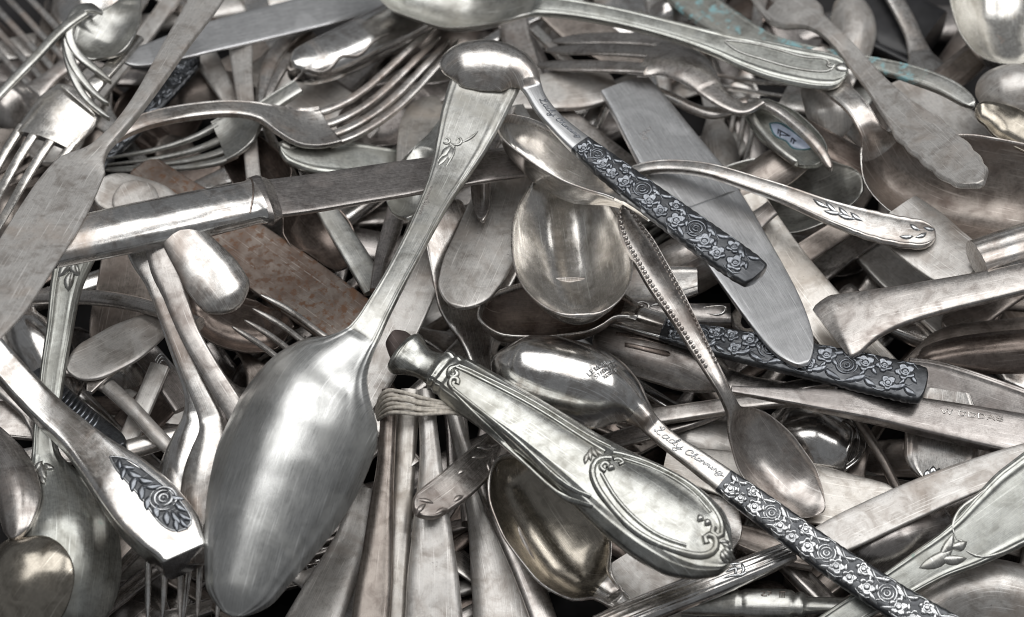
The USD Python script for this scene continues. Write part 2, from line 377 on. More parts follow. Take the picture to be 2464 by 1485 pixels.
def pillow(outline, height, rings=(1.0, 0.82, 0.5)):
    """a dome over a closed outline (k,2) -> (pts (n,3), faces)"""
    o = np.asarray(outline, float); c = o.mean(0); k = len(o)
    V = [np.c_[o, np.full(k, -0.0002)]]
    for r in rings:
        V.append(np.c_[c + (o - c) * r, np.full(k, height * math.sqrt(max(0, 1 - r * r)) + (0 if r < 1 else 0.0))])
    V = np.vstack(V + [np.array([[c[0], c[1], height]])])
    F = []
    for i in range(len(rings)):
        for j in range(k):
            a, b, cc, d = i * k + j, i * k + (j + 1) % k, (i + 1) * k + (j + 1) % k, (i + 1) * k + j
            F += [(a, b, cc), (a, cc, d)]
    t = len(rings) * k
    for j in range(k):
        F.append((t + j, t + (j + 1) % k, len(V) - 1))
    return V, np.array(F)

def cat(parts):
    V, F, b = [], [], 0
    for v, f in parts:
        V.append(v); F.append(np.asarray(f) + b); b += len(v)
    return np.vstack(V), np.vstack(F)

def cord(pts, r, sides=6, height=None, taper=False):
    """a half-sunk round cord along 2D points (arc, lateral) -> (pts3, faces)"""
    p = np.asarray(pts, float)
    if 2 < len(p) < 60:
        d = np.r_[0, np.cumsum(np.hypot(*np.diff(p, axis=0).T))]
        cs = CubicSpline(d, p, bc_type='natural'); p = cs(np.linspace(0, d[-1], max(8, 3 * len(p))))
    t = np.gradient(p, axis=0); t /= np.maximum(np.linalg.norm(t, axis=1, keepdims=True), 1e-12)
    nrm = np.c_[-t[:, 1], t[:, 0]]
    th = np.arange(sides) / sides * 2 * np.pi
    rr = np.full(len(p), r)
    if taper:
        x = np.linspace(0, 1, len(p)); rr = r * np.maximum(0.15, np.sin(np.pi * np.clip(x, 0.02, 0.98)) ** 0.5)
    hh = (height if height is not None else r)
    V = np.zeros((len(p), sides, 3))
    V[..., :2] = p[:, None] + nrm[:, None] * (np.cos(th)[None] * rr[:, None])[..., None]
    V[..., 2] = np.sin(th)[None] * rr[:, None] * hh / r + 0.0
    F = []
    for i in range(len(p) - 1):
        for j in range(sides):
            a, b, c, d = i * sides + j, i * sides + (j + 1) % sides, (i + 1) * sides + (j + 1) % sides, (i + 1) * sides + j
            F += [(a, b, c), (a, c, d)]
    return V.reshape(-1, 3), np.array(F)

def flower(s, l, r, rot=0.0, hgt=0.0006):
    k = 30
    th = np.arange(k) / k * 2 * np.pi
    lobe = np.abs(np.cos(2.5 * (th - rot))) ** 0.6
    V, F = [], []
    for q, z in ((1.0, -0.0002), (1.0, 0.35), (0.9, 0.9), (0.72, 1.0), (0.5, 0.55), (0.34, 0.1), (0.27, 0.75), (0.14, 0.8)):
        rad = r * q * (1 - (1 - lobe) * (0.42 if q > 0.6 else 0.2 if q > 0.4 else 0.0))
        dip = 1 - (1 - lobe) * (0.75 if q > 0.4 and z > 0 else 0)
        V.append(np.c_[s + rad * np.cos(th), l + rad * np.sin(th), np.full(k, hgt * z) * dip if z > 0 else np.full(k, z)])
    n = len(V)
    V = np.vstack(V + [np.array([[s, l, hgt * 0.5]])])
    for i in range(n - 1):
        for j in range(k):
            a, b, c, d = i * k + j, i * k + (j + 1) % k, (i + 1) * k + (j + 1) % k, (i + 1) * k + j
            F += [(a, b, c), (a, c, d)]
    for j in range(k):
        F.append(((n - 1) * k + j, (n - 1) * k + (j + 1) % k, n * k))
    return V, np.array(F)

def leaf(s, l, length, width, rot, hgt=0.0006):
    x = np.r_[np.linspace(0, 1, 7), np.linspace(1, 0, 7)[1:-1]]
    y = np.sin(np.pi * x) ** 0.8 * 0.5; y[7:] *= -1
    px, py = (x - 0.5) * length, y * width + 0.18 * width * np.sin(np.pi * x)
    c, sn = math.cos(rot), math.sin(rot)
    return pillow(np.c_[s + px * c - py * sn, l + px * sn + py * c], hgt)

def rose(s, l, r, rot=0.0):
    ps = []
    for rad, a0, a1 in ((1.0, 0.2, 3.0), (0.95, 3.2, 6.1), (0.66, 1.2, 4.2), (0.62, 4.4, 7.2), (0.32, 0, 5.6)):
        a = np.linspace(a0, a1, 8) + rot
        ps.append(cord(np.c_[s + r * rad * np.cos(a), l + r * rad * np.sin(a)], r * 0.15, taper=True))
    th = np.arange(8) / 8 * 2 * np.pi
    ps.append(pillow(np.c_[s + 0.14 * r * np.cos(th), l + 0.14 * r * np.sin(th)], r * 0.2))
    return cat(ps)

GLYPH = {
    'L': (0.72, [[(.02, .72), (.12, .86), (.22, .72), (.1, .66)], [(.14, .98), (.34, .98), (.36, .75), (.2, .3), (.05, .02), (-.02, .1), (.12, .14), (.4, 0), (.62, .08)]]),
    'a': (0.62, [[(.46, .42), (.25, .52), (.05, .3), (.1, .03), (.3, .06), (.48, .5), (.44, .1), (.62, .06)]]),
    'd': (0.66, [[(.46, .42), (.25, .52), (.05, .3), (.1, .03), (.3, .06), (.52, 1.0), (.46, .1), (.66, .06)]]),
    'y': (0.6, [[(0, .46), (.1, .1), (.28, .06), (.46, .5), (.38, -.1), (.2, -.46), (.04, -.34), (.3, -.05), (.62, .1)]]),
    'C': (0.9, [[(.5, .7), (.62, .62), (.72, .8), (.55, .98), (.25, .9), (.04, .45), (.16, .04), (.45, 0), (.9, .25)]]),
    'h': (0.62, [[(0, .1), (.22, .6), (.3, 1.0), (.2, .92), (.1, 0), (.14, .3), (.32, .5), (.4, .32), (.4, .06), (.62, .1)]]),
    'r': (0.5, [[(0, .1), (.12, .5), (.18, .42), (.34, .44), (.34, .08), (.5, .06)]]),
    'm': (0.8, [[(0, .2), (.1, .5), (.1, 0)], [(.1, .3), (.24, .5), (.32, .34), (.32, 0)], [(.32, .3), (.46, .5), (.56, .34), (.56, .06), (.8, .1)]]),
    'n': (0.58, [[(0, .2), (.1, .5), (.1, 0)], [(.1, .3), (.26, .5), (.36, .34), (.36, .06), (.58, .1)]]),
    'i': (0.3, [[(0, .2), (.1, .5), (.1, .06), (.3, .06)], [(.14, .72), (.16, .78)]]),
    'g': (0.7, [[(.46, .42), (.25, .52), (.05, .3), (.1, .03), (.3, .06), (.48, .5), (.42, -.2), (.2, -.5), (.0, -.36), (.4, -.05), (.9, .15)]]),
}
def script_text(word, a, b, r, squash=0.72):
    """cursive strokes from a to b, both (arc, lateral)"""
    a, b = np.array(a), np.array(b)
    wid = sum(GLYPH[c][0] for c in word)
    d = (b - a) / wid; up = np.array([d[1], -d[0]])
    ps, x = [], 0.0
    for c in word:
        for st in GLYPH[c][1]:
            q = np.array([a + d * (x + px + 0.22 * py) + up * py * squash for px, py in st])
            ps.append(cord(q, r, 5))
        x += GLYPH[c][0]
    return cat(ps)

def block_text(word, a, b, depth=0.00015, squash=1.0):
    """capitals from a to b, both (arc, lateral)"""
    ms = meshkit.text_mesh(word, 1.0, 1.0)
    v, f = np.array(ms.vertices), np.array(ms.faces)
    wid = v[:, 0].max()
    a, b = np.array(a), np.array(b)
    d = (b - a) / wid; up = np.array([d[1], -d[0]])
    q = a + v[:, :1] * d + v[:, 1:2] * up * squash
    return np.c_[q, v[:, 2] * depth - 0.00003], f

def floral(add, lf, a, b, look, seed, dens=1.0):
    """flowers, roses and leaves in relief over the arc fractions a..b"""
    r2 = np.random.default_rng(seed)
    sk = Skin(lf); Lm = sk.sp.len[-1]
    s, k, side = a * Lm + .0022, 0, 1
    while s < b * Lm - .0022:
        hw = float(lf.sp.frame([sk.sp.t_of(s)])[4][0])
        R = min(.0031, hw * .57)
        kind = (k * 5 + seed) % 4
        add('stem', look, sk, cord(np.array([[s - R * .9, side * hw * .75], [s - R * .2, side * hw * .9], [s + R * .6, side * hw * .84], [s + R * 1.1, side * hw * .6]]), .00028, taper=True), 'cord')
        add('stem', look, sk, cord(np.array([[s - R * .6, -side * hw * .86], [s + R * .1, -side * hw * .5], [s + R * .9, -side * hw * .25]]), .00026, taper=True), 'cord')
        if kind in (0, 2):
            add('flower', look, sk, flower(s, side * hw * .34, R, r2.uniform(0, 6)))
            add('leaf', look, sk, leaf(s - R * .4, -side * hw * .5, R * 1.8, R * .75, side * .5 + r2.uniform(-.2, .2)))
            add('leaf', look, sk, leaf(s + R * .8, -side * hw * .62, R * 1.6, R * .65, -side * .5))
            add('leaf', look, sk, leaf(s + R * .95, side * hw * .05, R * 1.2, R * .5, 1.0))
            add('leaf', look, sk, leaf(s - R * .1, -side * hw * .22, R * 1.1, R * .45, side * 1.1))
            add('leaf', look, sk, leaf(s + R * .2, side * hw * .9, R * 1.3, R * .4, .1))
            s += R * 1.7
        elif kind == 1:
            add('flower', look, sk, flower(s, -side * hw * .45, R * .86, r2.uniform(0, 6)))
            add('flower', look, sk, flower(s + R * .7, side * hw * .46, R * .86, r2.uniform(0, 6)))
            s += R * 1.95
        else:
            add('rose', look, sk, rose(s + R * .3, 0, R * .95, r2.uniform(0, 6)), 'cord')
            for q in (-1, 1):
                add('leaf', look, sk, leaf(s - R * .6, q * hw * .66, R * 1.7, R * .6, q * .5))
                add('leaf', look, sk, leaf(s + R * 1.1, q * hw * .66, R * 1.7, R * .6, -q * .5))
            s += R * 1.9
        side, k = -side, k + 1
def rim(look, r=.0006, a=0, b=1.0, idx=0):
    """a bright worn lip round a bowl that covers the arc fractions a..b"""
    def deco(add, ps):
        sk = Skin(ps[idx].lf); q = np.linspace(a, b, 46)
        q = a + (b - a) * (0.5 - 0.5 * np.cos(np.pi * (q - a) / (b - a)))
        hw = sk.sp.frame(q)[4] * ps[idx].lf.width(q)
        s = np.interp(q, sk.sp.tt, sk.sp.len)
        if a == 0: pts = np.r_[np.c_[s, -hw * .97][::-1], np.c_[s, hw * .97]]
        else: pts = np.r_[np.c_[s, -hw * .97], np.c_[s, hw * .97][::-1]]
        add('lip', look, sk, cord(pts, r, 8), 'cord')
    return deco

def scroll_line(pts_list, look='relief_dark', r=.0004, nm='scroll', idx=0):
    return lambda add, ps: [add(nm, look, Skin(ps[idx].lf), cord(Skin(ps[idx].lf).inv_many(q), r, taper=True), 'cord') for q in pts_list]

# ---------------------------------------------------------------- the pile: each piece is laid on what lies below it
CELL, GX0, GY0, GW, GH = 13.0, -500.0, -420.0, 266, 180
HM = np.full((GH, GW), 0.001)
IDM = np.full((GH, GW), -1)
def cells(x, y):
    i = np.clip(((y - GY0) / CELL).astype(int), 0, GH - 1); j = np.clip(((x - GX0) / CELL).astype(int), 0, GW - 1)
    return i, j

TILT_COST = 0.06
def settle(lofts, slope=0.05, lam=90.0, gap=0.0003):
    X, Y, Z, Hh = [], [], [], []
    for lf in lofts:
        lf.sp.place((0.0, 0.0, 0.0))
        q, G, _ = lf.grid(ns=30, K=20)
        p = G.reshape(-1, 3)
        x, y = project(p)
        X.append(x); Y.append(y); Z.append(p[:, 2])
    X, Y, Z = map(np.concatenate, (X, Y, Z))
    ok = (X > -150) & (X < 2614) & (Y > -150) & (Y < 1635)
    X, Y, Z = X[ok], Y[ok], Z[ok]
    Hh = HM[cells(X, Y)] + gap
    n = len(X)
    A = np.c_[np.ones(n), (X - 1232) / 1000, (Y - 742) / 1000]
    cx, cy = X.mean(), Y.mean()
    A = np.c_[np.ones(n), (X - cx) / 1000, -(X - cx) / 1000, (Y - cy) / 1000, -(Y - cy) / 1000]
    cost = np.r_[1.0, [TILT_COST] * 4, np.full(n, lam / n)]
    res = linprog(cost, A_ub=np.c_[-A, -np.eye(n)], b_ub=Z - Hh, bounds=[(None, None)] + [(0, slope)] * 4 + [(0, None)] * n, method='highs')
    a, b, c = res.x[0], res.x[1] - res.x[2], res.x[3] - res.x[4]
    return a + b * (1232 - cx) / 1000 + c * (742 - cy) / 1000, b, c

def stamp(G, k=-1):
    p = G.reshape(-1, 3)
    x, y = project(p)
    i, j = cells(x, y)
    new = HM.copy()
    np.maximum.at(new, (i, j), p[:, 2])
    IDM[new > HM] = k
    HM[:] = new

HEIGHTS = []
class Part:
    def __init__(s, names, looks, text, cuts=(), roll=0.0, caps=(True, True), labels=None, **kw):
        s.names = names if isinstance(names, (list, tuple)) else [names]
        s.looks = looks if isinstance(looks, (list, tuple)) else [looks] * len(s.names)
        st = stations(text) if isinstance(text, str) else np.asarray(text, float)
        if (kw.get('r0') or 0) >= 40 and st[0, 2] < .62 * st[1, 2]: st[0, 2] = .74 * st[1, 2]
        if (kw.get('r1') or 0) >= 40 and st[-1, 2] < .62 * st[-2, 2]: st[-1, 2] = .74 * st[-2, 2]
        s.sp = Spine(st, roll)
        s.cuts = [s.sp.kn[c] if isinstance(c, int) else c for c in cuts]
        if 'bowl' in kw and isinstance(kw['bowl'][0], int):
            kw['bowl'] = tuple(s.sp.kn[c] for c in kw['bowl'])
        if isinstance(kw.get('s0'), int): kw['s0'] = s.sp.kn[kw['s0']]
        if isinstance(kw.get('s1'), int): kw['s1'] = s.sp.kn[kw['s1']]
        s.lf = Loft(s.sp, **kw); s.caps = caps
    def lofts(s):
        return [s.lf]
    def build(s, add):
        for nm, lk, (v, f, n, uv) in zip(s.names, s.looks, s.lf.meshes(s.cuts, s.caps)):
            add(nm, lk, v, f, n, uv)

class Fork:
    """body up to station k, then tines on to the last station"""
    def __init__(s, look, text, k, tines=4, t=2.0, n=3.0, D=0.0, fill=0.58, roll=0.0, cut=None, r0=None, tine_t=1.8, bowl=None, point=70, **kw):
        s.sp = Spine(text, roll); kk = s.sp.kn[k]; s.look, s.cut = look, cut
        fill = fill / 4 if fill > 1 else fill
        e = 14 / s.sp.L
        if bowl: bowl = (s.sp.kn[bowl], 1.0)
        s.body = Loft(s.sp, t=t, n=n, s1=kk + e, r0=r0, D=D, bowl=bowl, **kw)
        s.tines = []
        for i in range(tines):
            u = (i - (tines - 1) / 2) * 2 / tines
            u *= (1 - fill / tines) / (1 - 1 / tines) if tines > 1 else 1
            zo = (s.body.D * (1 - u * u) if D else 0)
            s.tines.append(Loft(s.sp, t=tine_t, n=2.6, s0=kk - e * 0.4, uc=u, wf=fill / tines * (1 + 0.03 * ((i * 7) % 3 - 1)), r1=point * (1 + 0.1 * ((i * 5) % 3 - 1)), s1=1.0 - 0.006 * ((i * 5) % 3), ns=40, K=14, tip_t=0.45, zoff=zo))
    def lofts(s):
        return [s.body] + s.tines
    def build(s, add):
        cuts = [s.sp.kn[s.cut]] if s.cut else []
        for nm, (v, f, n, uv) in zip(['handle', 'head'] if s.cut else ['body'], s.body.meshes(cuts)):
            add(nm, s.look, v, f, n, uv)
        for tn in s.tines:
            v, f, n, uv = tn.meshes()[0]
            add('tine', s.look, v, f, n, uv)

BUILT = {}
def item(name, label, category, parts=None, deco=None, group=None, slope=0.05, lam=90.0, plane=None, lift=0.0):
    parts = parts if isinstance(parts, list) else [parts]
    head, _, last = name.rpartition('_')
    if last in ('handle', 'blade', 'paddle', 'bar', 'plate', 'rod', 'bowl'):
        name = head + '_' + category
    lofts = [l for p in parts for l in p.lofts()]
    if plane is None:
        a, b, c = settle(lofts, slope, lam); plane = (a + lift, b, c)
    for l in lofts:
        l.sp.place(plane)
    geo = []
    for p in parts:
        p.build(lambda nm, lk, v, f, n, uv: geo.append((nm, lk, v, f, n, uv, None)))
    for l in lofts:
        stamp(l.grid(ns=90, K=24)[1], len(HEIGHTS))
    n_main = len(geo)
    if deco:
        def add(nm, lk, loft_or_skin, vf, kind=None):
            sk = loft_or_skin if isinstance(loft_or_skin, Skin) else Skin(loft_or_skin)
            v = sk(vf[0]); n = smooth_normals(v, vf[1])
            c = v.mean(0)
            if (n * sk.sp.N.mean(0)).sum() < 0 and kind != 'cord':
                vf = (vf[0], np.asarray(vf[1])[:, ::-1]); n = -n
            geo.append((nm, lk, v, vf[1], n, vf[0][:, :2], kind if kind == 'stuff' else None))
        deco(add, parts)
    allv = np.vstack([g[2] for g in geo])
    base = np.array([allv[:, 0].mean(), allv[:, 1].mean(), allv[:, 2].min()])
    path = path_for('/World', name)
    x = UsdGeom.Xform.Define(stage, path); x.AddTranslateOp().Set(Gf.Vec3d(*map(float, base)))
    tag(x.GetPrim(), label, category, group)
    made = []
    for q, (nm, lk, v, f, n, uv, kind) in enumerate(geo):
        up = path
        if q >= n_main:
            c = v.mean(0)
            up = min(made, key=lambda m_: ((m_[1] - c) ** 2).sum(1).min())[0]
        p_ = path_for(up, nm)
        pr = put_mesh(p_, v - base, f, n, lk, uv)
        tag(pr, kind=kind)
        if q < n_main:
            made.append((p_, v))
    HEIGHTS.append((name, path, plane[0], allv[:, 2].min(), allv[:, 2].max(), label, group))
    return parts

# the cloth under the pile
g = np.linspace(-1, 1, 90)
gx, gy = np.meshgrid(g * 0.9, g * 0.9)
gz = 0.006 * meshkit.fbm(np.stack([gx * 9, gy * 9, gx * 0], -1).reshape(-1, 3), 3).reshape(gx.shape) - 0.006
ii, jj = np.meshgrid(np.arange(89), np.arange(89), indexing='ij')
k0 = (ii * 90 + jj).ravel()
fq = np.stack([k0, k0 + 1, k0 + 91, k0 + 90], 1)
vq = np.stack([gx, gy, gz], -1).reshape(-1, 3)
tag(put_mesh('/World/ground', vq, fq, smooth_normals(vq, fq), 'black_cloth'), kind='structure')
# ---------------------------------------------------------------- buried layer: cutlery seen only in the gaps
def along(x, y, ang, L, rel):
    c, s = math.cos(ang), math.sin(ang)
    return [[x + c * L * r, y + s * L * r * 0.85, w, dz] for r, w, dz in rel]
FILL_GROUP = {'knife': ('table_knife', 'knife', 'tarnished table knife buried low in the pile', 'knives buried in the pile'),
              'spoon': ('table_spoon', 'spoon', 'tarnished spoon buried low in the pile', 'spoons buried in the pile'),
              'fork': ('table_fork', 'fork', 'tarnished fork buried low in the pile', 'forks buried in the pile')}
def buried(kind, x, y, ang, look, h):
    nm, ct, lb, gr = FILL_GROUP[kind]
    if kind == 'knife':
        st = along(x, y, ang, 1000, [(-.5, 70, 0), (-.3, 85, 0), (-.08, 66, 0), (-.04, 62, 0), (.0, 90, 0), (.3, 98, 0), (.5, 60, 0)])
        ps = [Part(['handle', 'blade'], look, st, cuts=[3], t=[6, 6, 5, 4, 1.6, 1.5, 1.2], n=2.6, r0=40, r1=70, ns=40, K=20)]
    elif kind == 'spoon':
        st = along(x, y, ang, 950, [(-.5, 95, 0), (-.36, 100, 1), (-.1, 40, 2), (.12, 34, 5), (.2, 50, 4), (.27, 150, 0), (.36, 210, -1), (.44, 180, -1), (.5, 70, 0)])
        ps = [Part(['handle', 'bowl'], look, st, cuts=[4], t=[2, 2, 2.4, 2.6, 2, 1.3, 1.2, 1.2, 1.2], n=2.8, D=9 * (1 if rng.random() < .5 else -1), bowl=(4, 8), r0=45, r1=60, ns=50, K=24)]
    else:
        st = along(x, y, ang, 950, [(-.5, 90, 0), (-.36, 96, 1), (-.1, 40, 2), (.1, 34, 5), (.17, 60, 3), (.22, 112, 1), (.28, 118, 0), (.4, 116, 1), (.5, 100, 4)])
        ps = [Fork(look, st, 6, 4, r0=45)]
    item(nm, lb, ct, ps, group=gr, lam=7.0)
for i in range(96):
    x, y = (i * 5 % 12 + rng.uniform(0, 1)) / 12 * 2700 - 120, (i // 12 + rng.uniform(0, 1)) / 8 * 1700 - 100
    if x > 1950 and y < 340:
        continue
    kd = ['knife', 'spoon', 'fork', 'knife', 'spoon'][int(rng.integers(5))]
    buried(kd, x, y, rng.uniform(0, math.pi), FILL_LOOKS[int(rng.integers(len(FILL_LOOKS)))], 0.004 + 0.016 * (i % 16 * 7 % 16) / 16)
def slender(x, y, ang, look, kind):
    nm, ct, lb, gr = FILL_GROUP[kind]
    if kind == 'fork':
        st = along(x, y, ang, 760, [(-.5, 60, 0), (-.3, 56, 1), (-.05, 28, 3), (.12, 26, 4), (.18, 50, 3), (.23, 84, 1), (.3, 88, 1), (.42, 86, 2), (.5, 72, 5)])
        ps = [Fork(look, st, 6, 4, r0=30, t=2, fill=.6)]
    elif kind == 'spoon':
        st = along(x, y, ang, 700, [(-.5, 54, 0), (-.34, 60, 1), (-.1, 28, 3), (.15, 24, 4), (.22, 36, 3), (.28, 96, 1), (.37, 128, 0), (.45, 110, 0), (.5, 84, 0)])
        ps = [Part(['handle', 'bowl'], look, st, cuts=[4], t=[2, 2, 2.4, 2.6, 2, 1.3, 1.2, 1.2, 1.2], n=2.6, D=6 * (1 if rng.random() < .5 else -1), bowl=(4, 8), r0=30, r1=44, ns=50, K=24)]
    else:
        st = along(x, y, ang, 820, [(-.5, 44, 0), (-.3, 50, 0), (-.05, 40, 0), (-.02, 38, 0), (.0, 52, 0), (.3, 56, 0), (.5, 40, 0)])
        ps = [Part(['handle', 'blade'], look, st, cuts=[3], t=[5, 5, 4.4, 4, 1.5, 1.4, 1.2], n=2.6, r0=20, r1=36, ns=40, K=20)]
    item(nm, lb, ct, ps, group=gr, lam=9.0)
SL = ['worn_silver', 'warm_silver', 'polished_silver', 'dull_silver', 'brown_tarnish', 'nickel']
for i in range(54):
    x, y = (i * 5 % 9 + rng.uniform(0, 1)) / 9 * 2700 - 120, (i // 9 + rng.uniform(0, 1)) / 6 * 1700 - 100
    if x > 1950 and y < 340:
        continue
    slender(x, y, rng.uniform(0, math.pi), SL[int(rng.integers(6))], ['fork', 'spoon', 'knife', 'fork'][i % 4])
print('filler top', np.percentile(HM, [5, 50, 95]), max(h[4] for h in HEIGHTS))

# ---------------------------------------------------------------- the pieces one can tell apart, lowest first
P = Part
# --- top left
item('table_spoon', 'bright spoon bowl turned upside down at the top left edge behind a curled fork', 'spoon',
     P(['handle', 'bowl'], 'polished_silver', '480,-240,50 400,-150,40 330,-70,70 290,-30,150 215,5,190 150,20,150 105,30,70', cuts=[2], D=12, bowl=(2, 6), r1=60, t=[2, 2, 2, 1.3, 1.3, 1.3, 1.3]))
item('table_fork', 'pale fork at the left edge with long open tines pointing up left', 'fork',
     Fork('worn_silver', '480,560,50 400,460,36 300,345,36 250,290,60 205,250,150 165,205,165 80,110,165 -60,-40,160', 5, 5, t=2.2, fill=2.1, D=-2, bowl=3))
item('serving_handle', 'straight dull handle rising from the curled fork to the top edge', 'spoon',
     P(['handle', 'bowl'], 'dull_silver', '420,-10,40 340,100,38 250,215,34 190,290,50 140,340,110 90,390,90', cuts=[3], t=2.4, D=-6, bowl=(3, 5), r1=50))
item('table_spoon', 'brown tarnished spoon back in the shade under the fork with four tines at left', 'spoon',
     P(['bowl', 'handle'], 'brown_tarnish', '400,250,60 440,240,110 490,225,120 540,205,100 570,190,40 680,130,34 760,90,34', cuts=[4], D=8, bowl=(0, 4), r0=45, t=[1.2, 1.2, 1.2, 1.2, 2, 2, 2]))
item('table_spoon', 'round dark spoon bowl at the left edge under the open fork tines', 'spoon',
     P(['bowl', 'handle'], 'warm_silver', '-20,300,60 10,275,100 40,250,110 75,225,60 130,180,34 260,90,34', cuts=[3], D=8, bowl=(0, 3), r0=40, t=[1.2, 1.2, 1.2, 2, 2, 2]))
item('flat_handle', 'grey flat handle slanting down between the curled fork and the slim upright bar', 'knife',
     P(['handle'], 'dull_silver', '455,80,70 500,150,60 545,225,46 585,300,40 620,380,36', t=2.4, n=4))
item('table_knife', 'wide pale grey blade lying flat beneath the hollow handled knife', 'knife',
     P(['blade'], 'dull_silver', '620,150,110 700,200,125 790,260,125 900,330,110', t=1.6, n=6, r1=50))
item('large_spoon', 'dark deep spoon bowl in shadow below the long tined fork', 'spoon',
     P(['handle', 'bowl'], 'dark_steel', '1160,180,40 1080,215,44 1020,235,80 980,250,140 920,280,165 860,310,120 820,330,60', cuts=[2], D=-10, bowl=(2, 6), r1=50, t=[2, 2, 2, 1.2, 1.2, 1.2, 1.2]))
item('curved_handle', 'looped bright spoon handle curving down behind the slim upright bar', 'spoon',
     P(['handle'], 'worn_silver', '800,30,40 730,65,36,3 670,120,36,5 640,185,36,5 632,250,38,3 635,320,40', t=2.6, n=2.6))
item('curved_handle', 'thin wire edged handle beside the looped bright handle', 'spoon',
     P(['handle'], 'warm_silver', '690,150,24 660,200,22,2 640,260,22,2 650,330,24 690,400,26 720,470,30', t=2.2, n=2.4))
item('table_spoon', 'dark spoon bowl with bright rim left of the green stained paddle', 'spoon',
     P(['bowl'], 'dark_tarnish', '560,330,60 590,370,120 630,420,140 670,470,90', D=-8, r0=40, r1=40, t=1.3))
item('green_handle', 'pale green grey paddle shaped spoon handle tip with rolled end above the steel blade', 'spoon',
     P(['handle'], 'nickel_verdigris', '1080,400,36 1000,393,44 930,388,64 850,384,84 770,376,88 705,362,70 672,350,45', t=2.2, n=3.5, r1=34, ridges=[(.8, .35, .05), (.9, .3, .04)], K=56),
     deco=lambda add, ps: [add('scroll', 'nickel', sk := Skin(ps[0].lf), cord(sk.inv_many([(712, 352), (700, 362), (690, 356), (696, 346), (706, 350)]), .0006), 'cord'),
                           add('shell', 'nickel', sk, leaf(*sk.inv(684, 356), .005, .004, 0.3, .0009))])
item('slim_bar', 'slim flat bar standing upright in the picture between two forks at left', 'fork',
     P(['handle'], 'dull_silver', '577,60,64 579,110,58 586,200,46 597,300,40 605,380,36 611,440,36 618,520,40', t=2.4, n=4))
item('table_fork', 'dark floral handled fork mostly hidden behind the spreader knife', 'fork',
     P(['handle'], 'oxidised_silver', '470,130,40 440,165,56 380,230,60 320,300,56 265,360,46 225,420,40 200,470,36', t=3.2, n=2.8, scallop=(18, .08, 0, 1), r0=24),
     deco=lambda add, ps: floral(add, ps[0].lf, .01, .92, 'relief_dark', 3, 0.9))
item('table_knife', 'thin steel knife blade with rounded tip across the top left', 'knife',
     P(['blade', 'handle'], ['steel', 'worn_silver'], '288,142,34 320,140,46 430,112,70 560,77,80 690,45,84 820,12,86 930,-18,80 1010,-40,70 1200,-90,74', cuts=[6], t=[1.0, 1.2, 1.3, 1.4, 1.5, 1.6, 1.8, 5, 6], n=6, r0=40))
item('hollow_knife', 'polished hollow knife handle with rounded butt near the top centre', 'knife',
     P(['handle'], 'polished_silver', '697,172,70 735,160,92 800,135,108 880,97,112 960,55,112 1050,5,108 1150,-50,100', t=[8, 10, 11, 11, 10, 10, 10], n=2.2, r0=48, K=48),
     deco=lambda add, ps: [add('rim_line', 'warm_silver', sk := Skin(ps[0].lf), cord(sk.inv_many([(706, 195), (730, 185), (755, 190), (790, 182), (815, 160), (850, 155), (890, 125), (930, 105)]), .0005), 'cord')])
# --- left middle
item('table_fork', 'fork at far left with four broad tines pointing down left', 'fork',
     Fork('pale_silver', '330,90,34 270,160,34,3 210,222,44,4 186,246,130,3 150,284,152,2 112,332,152,2 40,445,146,3 -40,590,135,7', 5, 4, t=2.2, fill=2.4, D=2, bowl=3), slope=.006)
item('bent_fork', 'bent fork with its head curled over and thin tines hanging down', 'fork',
     [P(['head'], 'nickel', '330,-30,36,6 312,10,60,10 282,48,112,12 250,82,134,12 222,120,100,9 208,146,50,7', t=1.8, n=4, D=-5, bowl=(1, 5), r1=30),
      P('tine', 'nickel', '232,22,40,15 200,22,30,18 174,46,24,18 166,82,22,16 178,118,20,13 210,152,18,10 244,178,14,8 268,200,8,7', t=1.8, r1=20),
      P('tine', 'nickel', '200,28,26,16 170,56,22,17 161,100,20,14 174,152,20,11 205,200,17,8 238,234,13,6 262,253,7,5', t=1.8, r1=20),
      P('tine', 'nickel', '190,36,24,14 164,66,20,15 159,116,20,12 177,186,18,9 206,236,16,6 240,268,12,4 265,288,7,3', t=1.8, r1=20),
      P('tine', 'nickel', '205,30,20,20 160,62,20,18 95,128,20,13 40,185,20,9 -20,250,16,5', t=1.8, r1=24)])
item('table_fork', 'long fork seen side on, its four olive tines pointing left above the rusty blade', 'fork',
     Fork('nickel', '720,210,34 650,255,36 610,285,56 575,312,92 540,335,100 470,362,84 380,380,62 245,393,34', 4, 4, t=2.2, fill=2.6, D=-2, bowl=2))
item('table_spoon', 'tarnished concave teaspoon under the round ended handle, thin rim showing', 'spoon',
     P(['bowl', 'handle'], 'dark_tarnish', '470,690,60 500,745,110 560,775,130 640,785,120 690,770,60 800,740,40', cuts=[4], D=-8, bowl=(0, 4), r0=40, t=[1.3, 1.3, 1.3, 1.3, 2, 2]))
item('table_spoon', 'dark oval spoon bowl with thin rim beneath the left knife blade', 'spoon',
     P(['bowl', 'handle'], 'dark_tarnish', '805,650,40 800,610,120 770,560,150 720,520,120 690,500,50 600,440,40', cuts=[4], D=-8, bowl=(0, 4), r0=40, t=[1.3, 1.3, 1.3, 1.3, 2, 2]))
item('rusty_knife', 'rust brown speckled knife blade slanting down right in the left half', 'knife',
     P(['blade'], 'rusty_steel', '330,400,90 400,455,105 500,530,130 600,605,146 720,690,152 850,785,150 930,845,140', t=1.6, n=7, r0=30, r1=40))
item('flat_handle', 'tapered grey handle crossing under the rim right of the rusty blade', 'fork',
     P(['handle'], 'nickel', '770,480,46 820,560,56 870,640,60 905,700,60', t=2.2, n=3.5))
